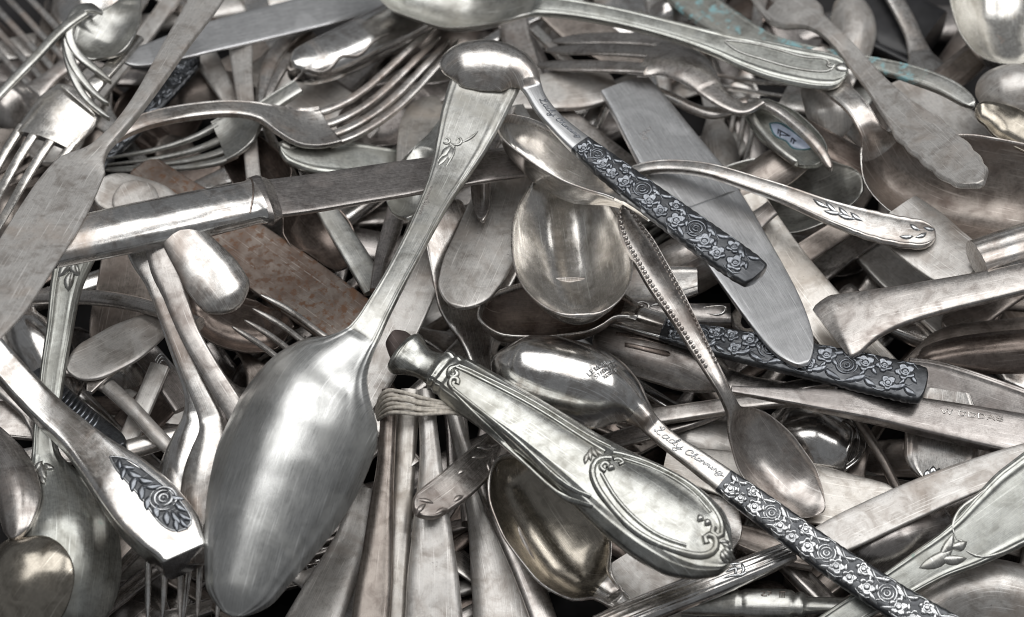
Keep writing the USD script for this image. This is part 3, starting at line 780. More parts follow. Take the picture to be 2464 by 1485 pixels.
item('flat_handle', 'dark handle with rounded end in the gap left of the big spoon stem', 'fork',
     P(['handle'], 'dark_steel', '960,480,44 940,560,46 915,640,34 905,700,30', t=2.2, n=3.5))
item('short_blade', 'small spatula end standing behind the rounded paddle near the left knife', 'knife',
     P(['blade'], 'dull_silver', '235,440,90 300,470,110 370,500,120 420,540,110', t=1.6, n=5, r0=45, r1=30))
item('flat_handle', 'rounded grey handle tip poking out above the left knife handle', 'spoon',
     P(['handle'], 'dull_silver', '305,440,90 325,480,112 345,530,108 370,590,80', t=2.2, n=4, r0=42))
item('brown_plate', 'dull brown plate like blade in shade under the left knife handle', 'knife',
     P(['blade'], 'brown_tarnish', '320,560,130 310,650,140 290,750,140 270,850,110', t=1.6, n=5, r1=40))
item('table_spoon', 'rounded spoon back with bright shoulder at left, crossed by the ribbed upright handle', 'spoon',
     P(['bowl', 'handle'], 'polished_silver', '175,960,50 140,910,130 100,850,150 70,800,130 55,750,60 40,690,40', cuts=[4], D=9, bowl=(0, 4), r0=50, t=[1.2, 1.2, 1.2, 1.2, 2, 2]))
item('small_spoon', 'small round spoon back low in the gap below the wide paddle at left', 'spoon',
     P(['bowl', 'handle'], 'worn_silver', '345,920,50 315,905,80 275,890,85 235,885,60 190,890,30 110,890,26', cuts=[4], D=7, bowl=(0, 4), r0=34, t=[1.2, 1.2, 1.2, 1.2, 2, 2]))
item('logo_handle', 'dark flat handle stamped with a small zigzag crown emblem', 'knife',
     P(['handle'], 'dark_steel', '310,800,60 350,850,64 400,910,66 450,980,66', t=2.2, n=5),
     deco=lambda add, ps: [add('stamped_emblem', 'relief_silver', sk := Skin(ps[0].lf), cat([cord(sk.inv_many(q), .00016) for q in
        ([(372, 874), (386, 857), (407, 880)], [(376, 880), (388, 864), (408, 886)], [(380, 886), (390, 872), (409, 890)], [(372, 874), (376, 882)], [(407, 880), (410, 892)])]), 'cord')])
item('flat_handle', 'flat narrow grey bar in the gap left of the polished fork shoulders', 'fork',
     P(['handle'], 'dull_silver', '385,880,46 360,940,46 330,1010,46 300,1080,46', t=2.2, n=5))
item('round_rod', 'round polished rod lying across the gap beside the rose inset handle', 'knife',
     P(['handle'], 'worn_silver', '220,1105,44 300,1085,44 380,1062,42 460,1040,40', t=4.6, n=2.1))
item('round_rod', 'slim round rod slanting down in the gap beneath the stamped handle', 'fork',
     P(['handle'], 'dull_silver', '260,930,38 320,985,38 370,1040,38 420,1090,36 520,1200,36', t=3.6, n=2.2))
item('ridged_handle', 'dark rope edged handle lying behind the rose inset handle', 'spoon',
     P(['handle'], 'oxidised_silver', '90,900,40 150,955,52 210,1010,56 270,1055,50 300,1080,36', t=3.5, n=2.6, r1=30),
     deco=lambda add, ps: [add('rib', 'relief_dark', ps[0].lf, cord(np.array([[s, -.0026], [s + .0016, 0], [s + .0022, .0026]]), .0005, taper=True)) for s in np.linspace(.006, .030, 13)])
item('small_blade', 'pointed tip of a small blade under the mottled paddle', 'knife',
     P(['blade'], 'warm_silver', '300,830,60 265,870,60 230,915,40 215,945,14', t=1.4, n=6))
item('paddle_spreader', 'mottled brown grey paddle with rounded end left of the two long handles', 'knife',
     P(['blade'], 'dull_silver', '450,745,34 400,768,56 350,797,84 290,832,104 225,866,98 180,884,66 160,890,40', t=1.6, n=4, r1=34))
item('round_handle', 'rounded tube like fork handle crossing left under the long handles', 'fork',
     P(['handle'], 'warm_silver', '40,716,34 120,713,36 220,716,36 310,728,36 400,752,34 480,780,34', t=4, n=2.1))
item('ribbed_spoon', 'spoon with ribbed upright handle and decorated drop on its upturned bowl at lower left', 'spoon',
     P(['handle', 'bowl'], 'nickel_verdigris', '200,560,110 180,620,96 160,690,78 146,780,66 130,880,62 118,970,58 108,1050,56 110,1095,70 118,1140,120 135,1200,190 150,1290,270 145,1390,290 125,1480,250 110,1560,120', cuts=[7],
       t=[2.2, 2.4, 2.6, 2.8, 2.8, 2.8, 3, 3, 2, 1.4, 1.3, 1.3, 1.3, 1.3], D=14, bowl=(7, 13), r1=90, ridges=[(.62, .25, .07), (.82, .25, .06)], K=56, ns=110),
     deco=lambda add, ps: [add('ornament', 'nickel', sk := Skin(ps[0].lf), leaf(*sk.inv(x, y), l, w, a, .0009)) for x, y, l, w, a in ((110, 1145, .006, .003, 0), (98, 1130, .004, .002, .7), (124, 1130, .004, .002, -.7), (112, 1165, .004, .002, 0), (190 - 30, 655, .006, .003, .6), (195 - 10, 650, .006, .003, -.6), (172, 680, .007, .003, 0))])
item('table_fork', 'handle of a polished fork whose bright shoulders stand left of the big spoon', 'fork',
     Fork('polished_silver', '385,690,50 410,770,52 440,860,50 462,940,42 470,1000,60 455,1070,92 440,1140,118 425,1240,124 412,1340,116 400,1500,96', 7, 3, t=2.2, fill=1.6, D=3, bowl=4))
item('table_fork', 'second polished fork overlapping the first with long tapered handle from the left knife', 'fork',
     Fork('worn_silver', '350,560,120 365,615,106 385,680,70 410,760,54 440,840,50 475,930,50 510,1020,62 512,1080,100 500,1150,122 492,1250,126 486,1350,116 478,1500,100', 9, 3, t=2.4, fill=1.6, D=3, bowl=6))
item('long_handle', 'long tapered handle running down to the big spoon bowl in the left half', 'spoon',
     P(['handle'], 'warm_silver', '395,560,100 405,640,90 425,720,58 460,810,50 505,890,50 555,970,54 600,1040,56', t=2.6, n=2.8))
item('round_paddle', 'broad handle end with rolled lip beside the rusty blade', 'spoon',
     P(['handle'], 'worn_silver', '410,530,80 440,575,100 480,625,124 515,672,140 545,712,132 570,745,90', t=[2.4, 2.2, 2, 2, 2.2, 2.6], n=3.6, r1=46, D=2.5))
# --- rose inset handle
def rose_inset(add, ps):
    sk = Skin(ps[0].lf)
    out = [(270, 1118), (300, 1122), (360, 1160), (420, 1210), (458, 1255), (466, 1280), (455, 1296), (425, 1302), (402, 1292), (360, 1240), (310, 1180), (280, 1140)]
    o = sk.inv_many(out)
    v, f = pillow(o, .0003, rings=(1.0, .97, .9))
    add('inset', 'oxidised_silver', sk, (v, f))
    add('inset_border', 'relief_silver', sk, cord(np.vstack([o, o[:1]]), .00035), 'cord')
    for x, y, r in ((400, 1225, .0036),):
        s, l = sk.inv(x, y); v, f = rose(s, l, r); v[:, 2] += .0003; add('rose', 'relief_silver', sk, (v, f), 'cord')
    for x, y, L, W, a in ((295, 1138, .004, .0018, .6), (312, 1146, .0045, .002, -.5), (305, 1162, .0045, .002, .9), (330, 1165, .0055, .0025, -.3), (330, 1188, .0055, .0025, .9), (355, 1180, .005, .0025, -.5),
                          (350, 1210, .0055, .0025, .7), (375, 1196, .005, .0022, -.9), (365, 1235, .005, .0025, .9), (385, 1255, .005, .0025, .6), (430, 1222, .0045, .0022, -.7), (440, 1245, .0045, .002, -.2),
                          (410, 1272, .005, .0025, .6), (430, 1270, .005, .0022, .1), (450, 1268, .0045, .002, -.4), (432, 1288, .0045, .002, .5), (448, 1284, .004, .0018, 0)):
        s, l = sk.inv(x, y); v, f = leaf(s, l, L * 1.0, W * .85, a, .0005); v[:, 2] += .0003; add('leaf', 'relief_dark', sk, (v, f))
item('rose_handle', 'heavy knife handle with a dark rose inset pointing down beside the big spoon', 'knife',
     P(['handle'], 'polished_silver', '-60,795,70 0,868,72 60,935,74 125,1000,76 185,1055,84 240,1110,110 300,1170,146 360,1235,166 410,1290,156 440,1335,126 452,1358,114', t=[6, 6, 6, 6, 7, 8, 10, 11, 11, 11, 10], n=7, K=56, r1=9), deco=rose_inset)
item('sugar_spoon', 'angular purple grey spoon tip at the lower left edge', 'spoon',
     P(['bowl', 'handle'], 'warm_silver', '35,1300,30 45,1260,80 45,1200,120 20,1140,130 -20,1080,110 -60,1020,60', cuts=[4], D=5, bowl=(0, 5), r0=24, t=1.6, n=5))
item('table_spoon', 'brown stained spoon back filling the bottom left corner', 'spoon',
     P(['bowl', 'handle'], 'gold_wash', '118,1292,110 104,1335,180 66,1405,226 16,1485,226 -40,1560,150 -90,1640,50', cuts=[4], D=8, bowl=(0, 4), r0=70, t=[1.4, 1.4, 1.4, 1.4, 2, 2]))
item('table_fork', 'fork with four tines pointing up left beside the rusty blade', 'fork',
     Fork('worn_silver', '1000,1120,36 900,1010,40 840,940,60 800,900,118 770,870,130 735,842,128 660,785,124 590,745,115', 4, 4, t=2.0, fill=1.85, D=-2, bowl=3))
# --- centre, under the big spoon
item('table_knife', 'broad grey blade lying behind the stem of the big spoon', 'knife',
     P(['blade'], 'dull_silver', '1040,500,80 1020,580,104 990,680,128 945,780,130 890,890,126 845,970,110 800,1050,90', t=1.6, n=7, r0=20))
item('spatula', 'spreader with square shoulders and narrow neck left of the tilted dark spoon', 'knife',
     P(['blade', 'handle'], 'worn_silver', '1055,480,100 1075,540,118 1100,630,134 1120,720,136 1135,770,120 1145,815,84 1152,860,56 1165,910,46 1190,1000,46', cuts=[6], t=[1.6, 1.6, 1.6, 1.6, 1.8, 2.2, 2.6, 3, 3], n=4, r0=20))
# --- bundle at the bottom
B_ = 'bundle of handles tied with string at the bottom centre'
def bundle_piece(lbl, look, text, t, **kw):
    item('tied_handle', lbl, 'spoon', P(['handle'], look, text, t=t, n=kw.pop('n', 3), **kw), slope=.04, lam=20)
bundle_piece('pale flat handle end showing below the big spoon tip', 'dull_silver', '880,1180,60 850,1290,80 800,1400,110 700,1620,160', 3.2, n=2.4)
bundle_piece('thin dark handle behind the tied bundle right of the string', 'dark_steel', '1075,960,26 1085,1040,28 1090,1120,30 1095,1200,30', 3)
bundle_piece('mottled dark rod of the tied bundle half hidden on the right', 'warm_silver', '1105,980,34 1112,1060,36 1120,1150,38 1130,1260,40', 3.4)
bundle_piece('widest pale handle of the tied bundle, beside the olive spoon bowl', 'dull_silver', '1085,960,34 1105,1050,40 1130,1130,54 1160,1220,80 1185,1320,112 1205,1420,140 1222,1640,160', 5, n=2.3)
bundle_piece('edge of a handle under the widest handle of the tied bundle', 'warm_silver', '1150,1120,40 1200,1230,60 1255,1350,64 1350,1620,64', 3.4, n=2.4)
bundle_piece('speckled pale handle of the tied bundle, between a brown and a wide one', 'stained_silver', '990,940,50 980,1020,54 974,1120,52 965,1230,54 955,1340,60 935,1640,70', 4.6, n=2.5)
bundle_piece('wide pale paddle handle in the middle of the tied bundle', 'dull_silver', '1025,940,42 1030,1020,44 1036,1110,54 1038,1210,78 1040,1310,104 1042,1410,128 1050,1640,150', 5, n=2.3)
bundle_piece('dark brown handle at the left side of the tied bundle', 'brown_tarnish', '938,940,40 934,1020,40 928,1120,44 918,1220,58 910,1320,74 900,1420,90 880,1640,100', 5, n=2.4)
def string_loop(i, pts):
    return P('strand', 'string_fibre', pts, t=1.0, n=2, K=14, ns=60)
item('string', 'greyish twine wound in several turns around the tied bundle of handles', 'string',
     [string_loop(k, '%d,%d,8,-6 %d,%d,8,0 1000,%d,8,1 1082,%d,8,1 1150,%d,8,-3' % (905 + k, 990 + 4 * k, 922 + 2 * k, 946 + 10 * k, 953 + 8 * k + 4 * (k % 2), 972 + 5 * k - 3 * (k % 2), 988 + 4 * k)) for k in range(6)], slope=.02, lam=20)
item('leaf_handle', 'short tarnished handle end with leaf scrolls below the ornate knife handle', 'spoon',
     P(['handle'], 'warm_silver', '1300,960,40 1250,1015,52 1205,1065,68 1150,1118,84 1095,1168,90 1040,1208,84 1000,1236,60', t=2.4, n=3.4, r1=36, ridges=[(.88, .3, .05)], K=48),
     deco=lambda add, ps: [add('scroll', 'warm_silver', sk := Skin(ps[0].lf), leaf(*sk.inv(x, y), l, .0016, a, .0005)) for x, y, l, a in ((1180, 1080, .006, .3), (1195, 1095, .005, -.3), (1165, 1085, .006, .9), (1190, 1115, .006, -.9), (1150, 1105, .005, .6), (1175, 1125, .005, -.6), (1205, 1075, .005, 0), (1020, 1212, .005, .8), (1010, 1230, .005, -.2), (1060, 1235, .005, .2), (1100, 1205, .004, .1), (1110, 1140, .004, .2))])
# --- top centre and right, background
item('table_fork', 'upright fork tines catching light at the top edge right of centre', 'fork',
     Fork('polished_silver', '1570,210,30 1540,130,34 1520,80,70 1500,40,120 1490,0,122 1480,-60,120 1470,-150,110', 4, 4, t=2.0, fill=2.0, D=2, bowl=2))
item('table_spoon', 'shiny spoon back at the top edge right of the upright tines', 'spoon',
     P(['bowl', 'handle'], 'polished_silver', '1560,50,40 1590,45,80 1640,25,100 1700,0,90 1750,-30,36 1850,-80,32', cuts=[4], D=8, bowl=(0, 4), r0=40, t=[1.2, 1.2, 1.2, 1.2, 2, 2]))
item('brown_knife', 'brown tarnished blade under the long handle of the top spoon', 'knife',
     P(['blade'], 'brown_tarnish', '1330,10,90 1400,70,96 1460,110,90 1530,160,70', t=1.6, n=6))
item('thread_handle', 'threaded flat handle hanging down from the bowl of the top spoon', 'spoon',
     P(['handle'], 'warm_silver', '1232,20,66 1242,80,72 1255,140,84 1270,200,90', t=2.2, n=4, ridges=[(.78, .35, .06)], K=48))
item('thin_bar', 'narrow bar slanting behind the dark three pronged fork', 'fork',
     P(['handle'], 'worn_silver', '1285,70,24 1340,125,24 1400,180,24 1480,260,26', t=2, n=4))
item('round_knife', 'round tipped blade pointing up beside the long tined fork with a brown stain', 'knife',
     P(['blade'], 'stained_silver', '1050,235,60 1020,275,90 1005,330,96 1000,400,92 995,470,80', t=1.5, n=6, r0=44))
item('narrow_knife', 'narrow blade slanting down right below the paddle with round tip', 'knife',
     P(['blade'], 'warm_silver', '1320,250,40 1400,315,54 1480,380,56 1560,440,56 1650,510,56', t=1.5, n=6))
item('paddle_handle', 'flat grey paddle with rounded tip right of the upper floral spoon bowl', 'spoon',
     P(['handle'], 'dull_silver', '1180,240,50 1250,232,70 1320,222,88 1390,213,100 1440,205,92 1478,196,50', t=2.4, n=5, r1=44))
item('black_box', 'black plastic box corner in the dark upper right', 'box',
     [P(['lid'], 'black_plastic', '2020,20,150 2120,60,160 2230,110,150', t=14, n=5), P('rim', 'black_plastic', '2080,100,14,8 2150,135,14,8 2220,170,14,8', t=3, n=3)])
item('spoon_paddle', 'pale spoon tip pointing up at the top right next to the black box', 'spoon',
     P(['bowl', 'handle'], 'dull_silver', '2010,5,50 2040,25,95 2055,75,108 2045,130,100 2030,190,60 2010,260,36', cuts=[4], D=5, bowl=(0, 4), r0=34, t=1.6))
item('table_spoon', 'spoon neck with bright flare coming down beside the black box', 'spoon',
     P(['handle', 'bowl'], 'worn_silver', '2120,-60,44 2165,20,42 2195,80,42 2213,130,58 2230,175,110 2245,230,130', cuts=[3], t=2.6, D=5, bowl=(3, 5)))
item('flat_handle', 'ridged flat handle in shadow below the corner spoon bowl', 'spoon',
     P(['handle'], 'brown_tarnish', '2400,90,70 2330,150,74 2260,210,76 2190,270,76', t=2.2, n=4, ridges=[(.6, .3, .06)], K=48))
item('broad_blade', 'wide dull blade behind the scalloped handle at upper right', 'knife',
     P(['blade'], 'dull_silver', '2180,190,110 2240,260,130 2300,320,140 2370,390,140', t=1.6, n=6))
item('large_spoon', 'large shiny spoon bowl with tan spots in the top right corner', 'spoon',
     P(['bowl', 'handle'], 'spotted_silver', '2475,150,90 2455,120,200 2435,60,268 2425,-20,290 2420,-100,240 2415,-170,90 2410,-260,50', cuts=[5], D=-16, bowl=(0, 5), r0=60, t=[1.6, 1.6, 1.6, 1.6, 1.6, 2, 2], dexp=1.0))
item('table_spoon', 'spoon back lying at the right edge below the corner spoon', 'spoon',
     P(['bowl', 'handle'], 'dull_silver', '2350,235,60 2380,230,110 2440,228,140 2510,225,120 2560,220,50', D=9, bowl=(0, 4), r0=50, cuts=[4 - 1], t=1.4))
item('small_spoon', 'small olive spoon edge at the right edge', 'spoon',
     P(['bowl', 'handle'], 'gold_wash', '2345,268,40 2380,275,60 2430,300,90 2490,330,90', D=-4, cuts=[1], t=1.6, r0=20))
item('verdigris_spoon', 'spoon handle with flaking turquoise corrosion near the top right', 'spoon',
     P(['handle', 'bowl'], ['corroded_nickel', 'nickel'], '1600,-60,70 1660,-5,86 1720,40,84 1790,80,66 1860,108,46 1950,130,38 2060,150,36 2160,170,40 2230,192,46 2290,218,46 2345,258,30', cuts=[8], t=2.2, n=3, ridges=[(.85, .4, .06)], K=48, r1=30))
item('bar_fork', 'pair of thin parallel bars under the top spoon handle', 'fork',
     Fork('worn_silver', '2150,420,40 2090,350,44 2050,300,60 1990,255,74 1900,235,70 1780,215,60 1650,190,50', 4, 3, t=2, fill=1.5))
item('pointed_spoon', 'pointed shovel shaped spoon tip hanging down right of centre top', 'spoon',
     P(['handle', 'bowl'], 'dull_silver', '1960,120,50 1975,170,90 1988,215,124 2000,265,124 2008,305,84 2011,337,24', cuts=[1], D=3, t=1.6, n=4, r1=14))
item('table_knife', 'dark bars crossing in the shade right of the blue enamel spoon', 'knife',
     P(['handle'], 'dark_tarnish', '1900,300,60 2000,355,64 2080,400,64 2200,470,64', t=4, n=2.4))
item('pear_spoon', 'pear shaped spoon tip with a tiny shell mark behind the wide steel blade', 'spoon',
     P(['handle', 'bowl'], 'dull_silver', '1700,215,34 1715,280,34 1722,310,60 1728,345,90 1735,400,96 1740,460,60', cuts=[1], D=5, bowl=(1, 5), t=1.6))
item('grey_spoon', 'wide smooth grey spoon bowl with pointed tip right of centre', 'spoon',
     P(['handle', 'bowl'], 'nickel', '1560,500,40 1640,490,60 1720,480,140 1820,472,186 1900,466,190 1980,456,158 2040,447,100 2080,441,40', cuts=[1], D=-9, bowl=(1, 7), r1=40, t=[2.4, 2.2, 1.5, 1.4, 1.4, 1.4, 1.4, 1.4]))
item('brown_paddle', 'brown purple spoon back lying on the wide grey spoon bowl', 'spoon',
     P(['handle', 'bowl'], 'brown_tarnish', '1660,520,40 1735,485,64 1800,448,84 1870,405,96 1925,372,76 1957,352,40', cuts=[1], D=3, bowl=(1, 5), r1=34, t=1.8))
# enamel souvenir spoon
def enamel(add, ps):
    sk = Skin(ps[1].lf)
    o = sk.inv_many([(1850, 290), (1868, 288), (1905, 308), (1935, 332), (1950, 350), (1930, 352), (1905, 348), (1888, 330), (1868, 322), (1856, 308)])
    add('enamel', 'blue_enamel', sk, pillow(o, .0006))
    add('enamel_edge', 'teal_enamel', sk, cord(np.vstack([o, o[:1]]), .0003), 'cord')
    add('painted_letters', 'dark_ink', sk, cat([(lambda vf: (vf[0] + [0, 0, .0006], vf[1]))(cord(sk.inv_many(q), .00022)) for q in
        ([(1871, 304), (1870, 316)], [(1876, 308), (1875, 322)], [(1871, 305), (1900, 321)], [(1900, 321), (1878, 318)], [(1904, 325), (1901, 336)], [(1909, 329), (1907, 340)], [(1904, 325), (1914, 334)])]), 'cord')
item('enamel_spoon', 'souvenir spoon handle with blue enamel picture in an oval frame', 'spoon',
     [P(['handle'], 'worn_silver', '1560,215,26 1620,238,26 1670,262,26 1720,272,28 1770,258,28 1808,244,30', t=3, n=2),
      P(['plaque'], 'nickel_verdigris', '1798,255,40 1830,272,80 1880,310,112 1930,352,104 1975,395,60', t=2, n=4, r0=30, r1=30, D=-3),
      P('frame', 'worn_silver', '1800,246,20,2 1850,258,24,3 1900,290,26,3 1950,335,26,3 1985,380,24,2 2000,410,16,1', t=3, n=2.4, r0=12, r1=16),
      P('frame', 'nickel', '1800,255,16,2 1812,285,18,2 1840,325,18,2 1880,365,18,2 1920,395,16,1', t=3, n=2.4, r0=12, r1=16)], deco=enamel)
item('brown_spoon', 'very large brown stained spoon with deep bowl at the right edge', 'spoon',
     P(['handle', 'bowl'], ['worn_silver', 'brown_tarnish'], '1900,150,54,0 1960,185,54,2 2020,222,54,5 2068,268,52,6 2095,315,54,4 2118,355,110,1 2155,392,180,0 2225,425,232,0 2320,447,260,0 2420,466,262,0 2530,490,220,0 2620,510,100,0', cuts=[5], D=-15, bowl=(4, 11), t=[2.6, 2.6, 2.6, 2.6, 2.4, 1.8, 1.5, 1.5, 1.5, 1.5, 1.5, 1.5], r1=80, dexp=1.0), deco=rim('worn_silver', .0005, .34, 1.0))
# --- right middle background
item('long_flat_bar', 'long grey flat handle slanting down right from the curved handle end', 'knife',
     P(['handle'], 'dull_silver', '2066,556,90 2100,598,98 2160,660,102 2230,725,96 2300,790,90', t=2.2, n=6))
item('flat_bar', 'brown grey bar crossing behind the bright tipped blade on the right', 'knife',
     P(['handle'], 'warm_silver', '2130,540,56 2040,600,60 1950,670,64 1860,740,64', t=2.2, n=6))
item('flat_bar', 'upper of the two bars crossing behind the bright tipped blade', 'knife',
     P(['handle'], 'brown_tarnish', '2060,530,50 1980,580,54 1890,640,56 1800,700,56', t=2.2, n=6))
item('wide_paddle', 'wide flat spoon tip below the brown spoon at the right', 'spoon',
     P(['bowl'], 'dull_silver', '2150,510,130 2220,570,150 2290,625,140 2345,660,80', t=1.8, n=4, r1=60))
item('ridged_knife', 'ridged round knife handle at the right edge under the brown spoon', 'knife',
     P(['handle'], 'worn_silver', '2350,628,96 2420,606,100 2540,570,104', t=9, n=2.3, ridges=[(.3, .4, .06), (.55, .4, .06)], K=56))
item('round_paddle', 'small rounded paddle tip below the flared handle on the right', 'spoon',
     P(['handle'], 'brown_tarnish', '2460,690,50 2390,730,64 2330,765,74 2270,790,60', t=2, n=4, r1=30))
item('curved_spoon', 'dark spoon handle with long curve at the right edge below the flared handle', 'spoon',
     P(['handle'], 'brown_tarnish', '2180,880,26 2215,848,30 2260,820,46 2330,808,60 2400,802,64 2520,795,70', t=2.6, n=3))
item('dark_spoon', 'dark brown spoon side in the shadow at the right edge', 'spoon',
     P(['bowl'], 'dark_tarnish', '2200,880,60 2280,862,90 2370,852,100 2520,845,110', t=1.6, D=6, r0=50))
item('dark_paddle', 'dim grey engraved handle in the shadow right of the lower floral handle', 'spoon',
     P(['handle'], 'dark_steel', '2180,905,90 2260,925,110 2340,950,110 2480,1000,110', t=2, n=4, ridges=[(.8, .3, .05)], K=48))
item('cream_knife', 'cream stained blade running under the bright tipped blade and floral handle', 'knife',
     P(['blade'], 'stained_silver', '1800,470,70 1890,620,90 1945,700,108 2010,785,120 2080,870,120 2150,935,104 2200,972,70 2225,985,40', t=1.6, n=6, r1=30))
item('dark_bowl', 'broad dark spoon back behind the beaded spoon handle', 'spoon',
     P(['bowl', 'handle'], 'warm_silver', '1500,690,60 1560,672,120 1640,645,150 1710,610,140 1770,570,70 1860,500,40', cuts=[4], D=8, bowl=(0, 4), r0=60, t=1.5))
item('ringed_spoon', 'spoon end with concentric rim lines under the beaded handle', 'spoon',
     P(['handle'], 'worn_silver', '1440,690,90 1520,690,100 1600,686,90 1680,676,60', t=2.4, n=3, ridges=[(.7, .35, .06), (.86, .35, .05)], K=48))
item('scroll_handle', 'dark round knife handle with raised scrolls under the beaded spoon', 'knife',
     P(['handle'], 'dark_steel', '1430,745,50 1500,748,54 1580,756,54 1680,760,54 1757,760,54', t=5, n=2.3),
     deco=scroll_line([[(1490, 742), (1510, 736), (1525, 744), (1518, 754), (1505, 752)], [(1525, 746), (1545, 738), (1560, 748), (1552, 758), (1540, 754)], [(1560, 752), (1580, 744), (1600, 756)], [(1500, 760), (1530, 762), (1570, 764)],
                       [(1690, 752), (1720, 748), (1745, 752), (1740, 764), (1700, 766)]], 'polished_silver', .0005))
item('bracket', 'grey tab with a round hole at the end of the dark scroll handle', 'bracket',
     [P('tab', 'worn_silver', '1762,772,30 1790,775,76 1830,785,80 1880,800,70', t=1.6, n=5)],
     deco=lambda add, ps: [add('hole', 'black_cloth', sk := Skin(ps[0].lf), (lambda o: pillow(o, .0002))(sk.inv_many([(1795 + 16 * math.cos(a), 777 + 18 * math.sin(a)) for a in np.linspace(0, 2 * math.pi, 14)[:-1]])))])
item('pierced_plate', 'grey spoon back low down right of the plain floral spoon neck', 'spoon',
     P(['bowl'], 'dull_silver', '1610,1045,80 1660,1055,130 1720,1075,140 1790,1095,100', t=1.5, D=6, r0=50))
item('shiny_bowl', 'shiny spoon back with scroll edged end behind the beaded spoon', 'spoon',
     P(['handle', 'bowl'], 'polished_silver', '2080,1090,70 2050,1080,120 2010,1070,150 1950,1055,170 1890,1040,150 1840,1030,90', cuts=[1], D=9, bowl=(1, 5), r0=40, r1=50, t=1.6),
     deco=scroll_line([[(2040, 1020), (2058, 1040), (2064, 1075), (2052, 1110), (2036, 1122)], [(2030, 1045), (2042, 1052), (2044, 1085), (2034, 1108)]], 'polished_silver', .0006))
item('thread_paddle', 'broad threaded handle end with a small bud in the dark gap at right', 'spoon',
     P(['handle'], 'worn_silver', '2255,1170,150 2262,1120,176 2268,1060,184 2270,1000,170 2275,940,120', t=2.2, n=4, r0=66, ridges=[(.8, .45, .04), (.92, .4, .04)], K=56),
     deco=lambda add, ps: [add('bud', 'relief_silver', sk := Skin(ps[0].lf), leaf(*sk.inv(x, y), .0035, .0028, .2, .0008)) for x, y in ((2240, 1135), (2226, 1143), (2254, 1140))])
item('round_rod', 'thin round rod slanting down in the black gap right of the shiny bowl', 'fork',
     P(['handle'], 'brown_tarnish', '2050,990,24 2090,1050,24 2130,1120,24 2170,1200,24', t=2.8, n=2.1))
item('slotted_fork', 'mottled fork lying face down with two short slots under the beaded handle', 'fork',
     [P(['body'], 'warm_silver', '1430,800,60 1480,820,110 1560,845,140 1640,870,140 1700,895,110 1750,915,60 1830,930,40 1950,950,40', t=1.8, n=4, D=4, bowl=(0, 5), r0=20)],
     deco=lambda add, ps: [add('slot', 'dark_tarnish', sk := Skin(ps[0].lf), pillow(sk.inv_many(q), .00015)) for q in
        ([(1480, 808), (1540, 820), (1600, 834), (1606, 842), (1598, 846), (1540, 832), (1478, 818)], [(1500, 836), (1550, 848), (1605, 860), (1610, 868), (1602, 872), (1550, 860), (1500, 846)])])
item('long_thin_handle', 'long thin dark handle running across beneath the lower floral handle', 'fork',
     P(['handle'], 'dark_steel', '1430,1075,36 1520,1048,40 1640,1015,42 1760,975,36 1880,940,30 2000,915,28', t=2.4, n=4))
item('thin_handle', 'thin tapering handle leaving the floral handle towards the marked bar', 'fork',
     P(['handle'], 'warm_silver', '1560,1005,40 1700,985,38 1850,965,34 1990,960,34', t=2.4, n=4))
item('marked_bar', 'long flat steel bar with worn stamped letters at the right edge', 'knife',
     P(['handle'], 'dark_steel', '1760,938,16 1900,955,36 2000,968,54 2120,985,70 2240,1007,84 2360,1030,94 2520,1062,104', t=[1.4, 2.4, 3.4, 4, 4, 4, 4], n=5),
     deco=lambda add, ps: [add('stamped_letters', 'worn_silver', sk := Skin(ps[0].lf), block_text('W DDDAS', sk.inv(2258, 1004), sk.inv(2410, 1024), .0002, .6))])
item('pink_knife', 'pinkish stained blade lying beneath the beaded spoon tip', 'knife',
     P(['blade'], 'stained_silver', '1600,1110,70 1700,1130,100 1830,1160,130 1960,1190,140 2080,1210,120 2170,1215,80', t=1.6, n=5, r1=40))
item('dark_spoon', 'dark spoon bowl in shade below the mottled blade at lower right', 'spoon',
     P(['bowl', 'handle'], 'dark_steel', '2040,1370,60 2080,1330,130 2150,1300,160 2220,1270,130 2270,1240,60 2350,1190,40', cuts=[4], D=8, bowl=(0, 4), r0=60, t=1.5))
item('carved_handle', 'small brown carved handle behind the lower floral handle', 'knife',
     P(['handle'], 'brown_tarnish', '1760,1285,50 1820,1305,66 1880,1325,66 1960,1350,50', t=3, n=2.6, ridges=[(.8, .3, .06)], K=40))
item('bright_plate', 'torn edged silvery plate under the tip of the ornate knife handle', 'spoon',
     P(['bowl'], 'worn_silver', '1640,1250,130 1700,1265,150 1760,1280,120 1785,1285,80', t=1.5, n=5, r1=30))
item('grey_plate', 'smooth grey blade under the ornate handle at the bottom centre', 'knife',
     P(['blade'], 'dull_silver', '1500,1340,120 1560,1400,150 1640,1430,150 1740,1420,130', t=1.6, n=6))
item('mottled_knife', 'long mottled butter knife blade pointing down left at lower right', 'knife',
     P(['blade'], 'dull_silver', '1940,1330,50 1985,1305,84 2060,1268,92 2150,1226,92 2250,1182,88 2350,1143,80 2450,1108,72 2560,1075,60', t=1.8, n=5, r0=40))
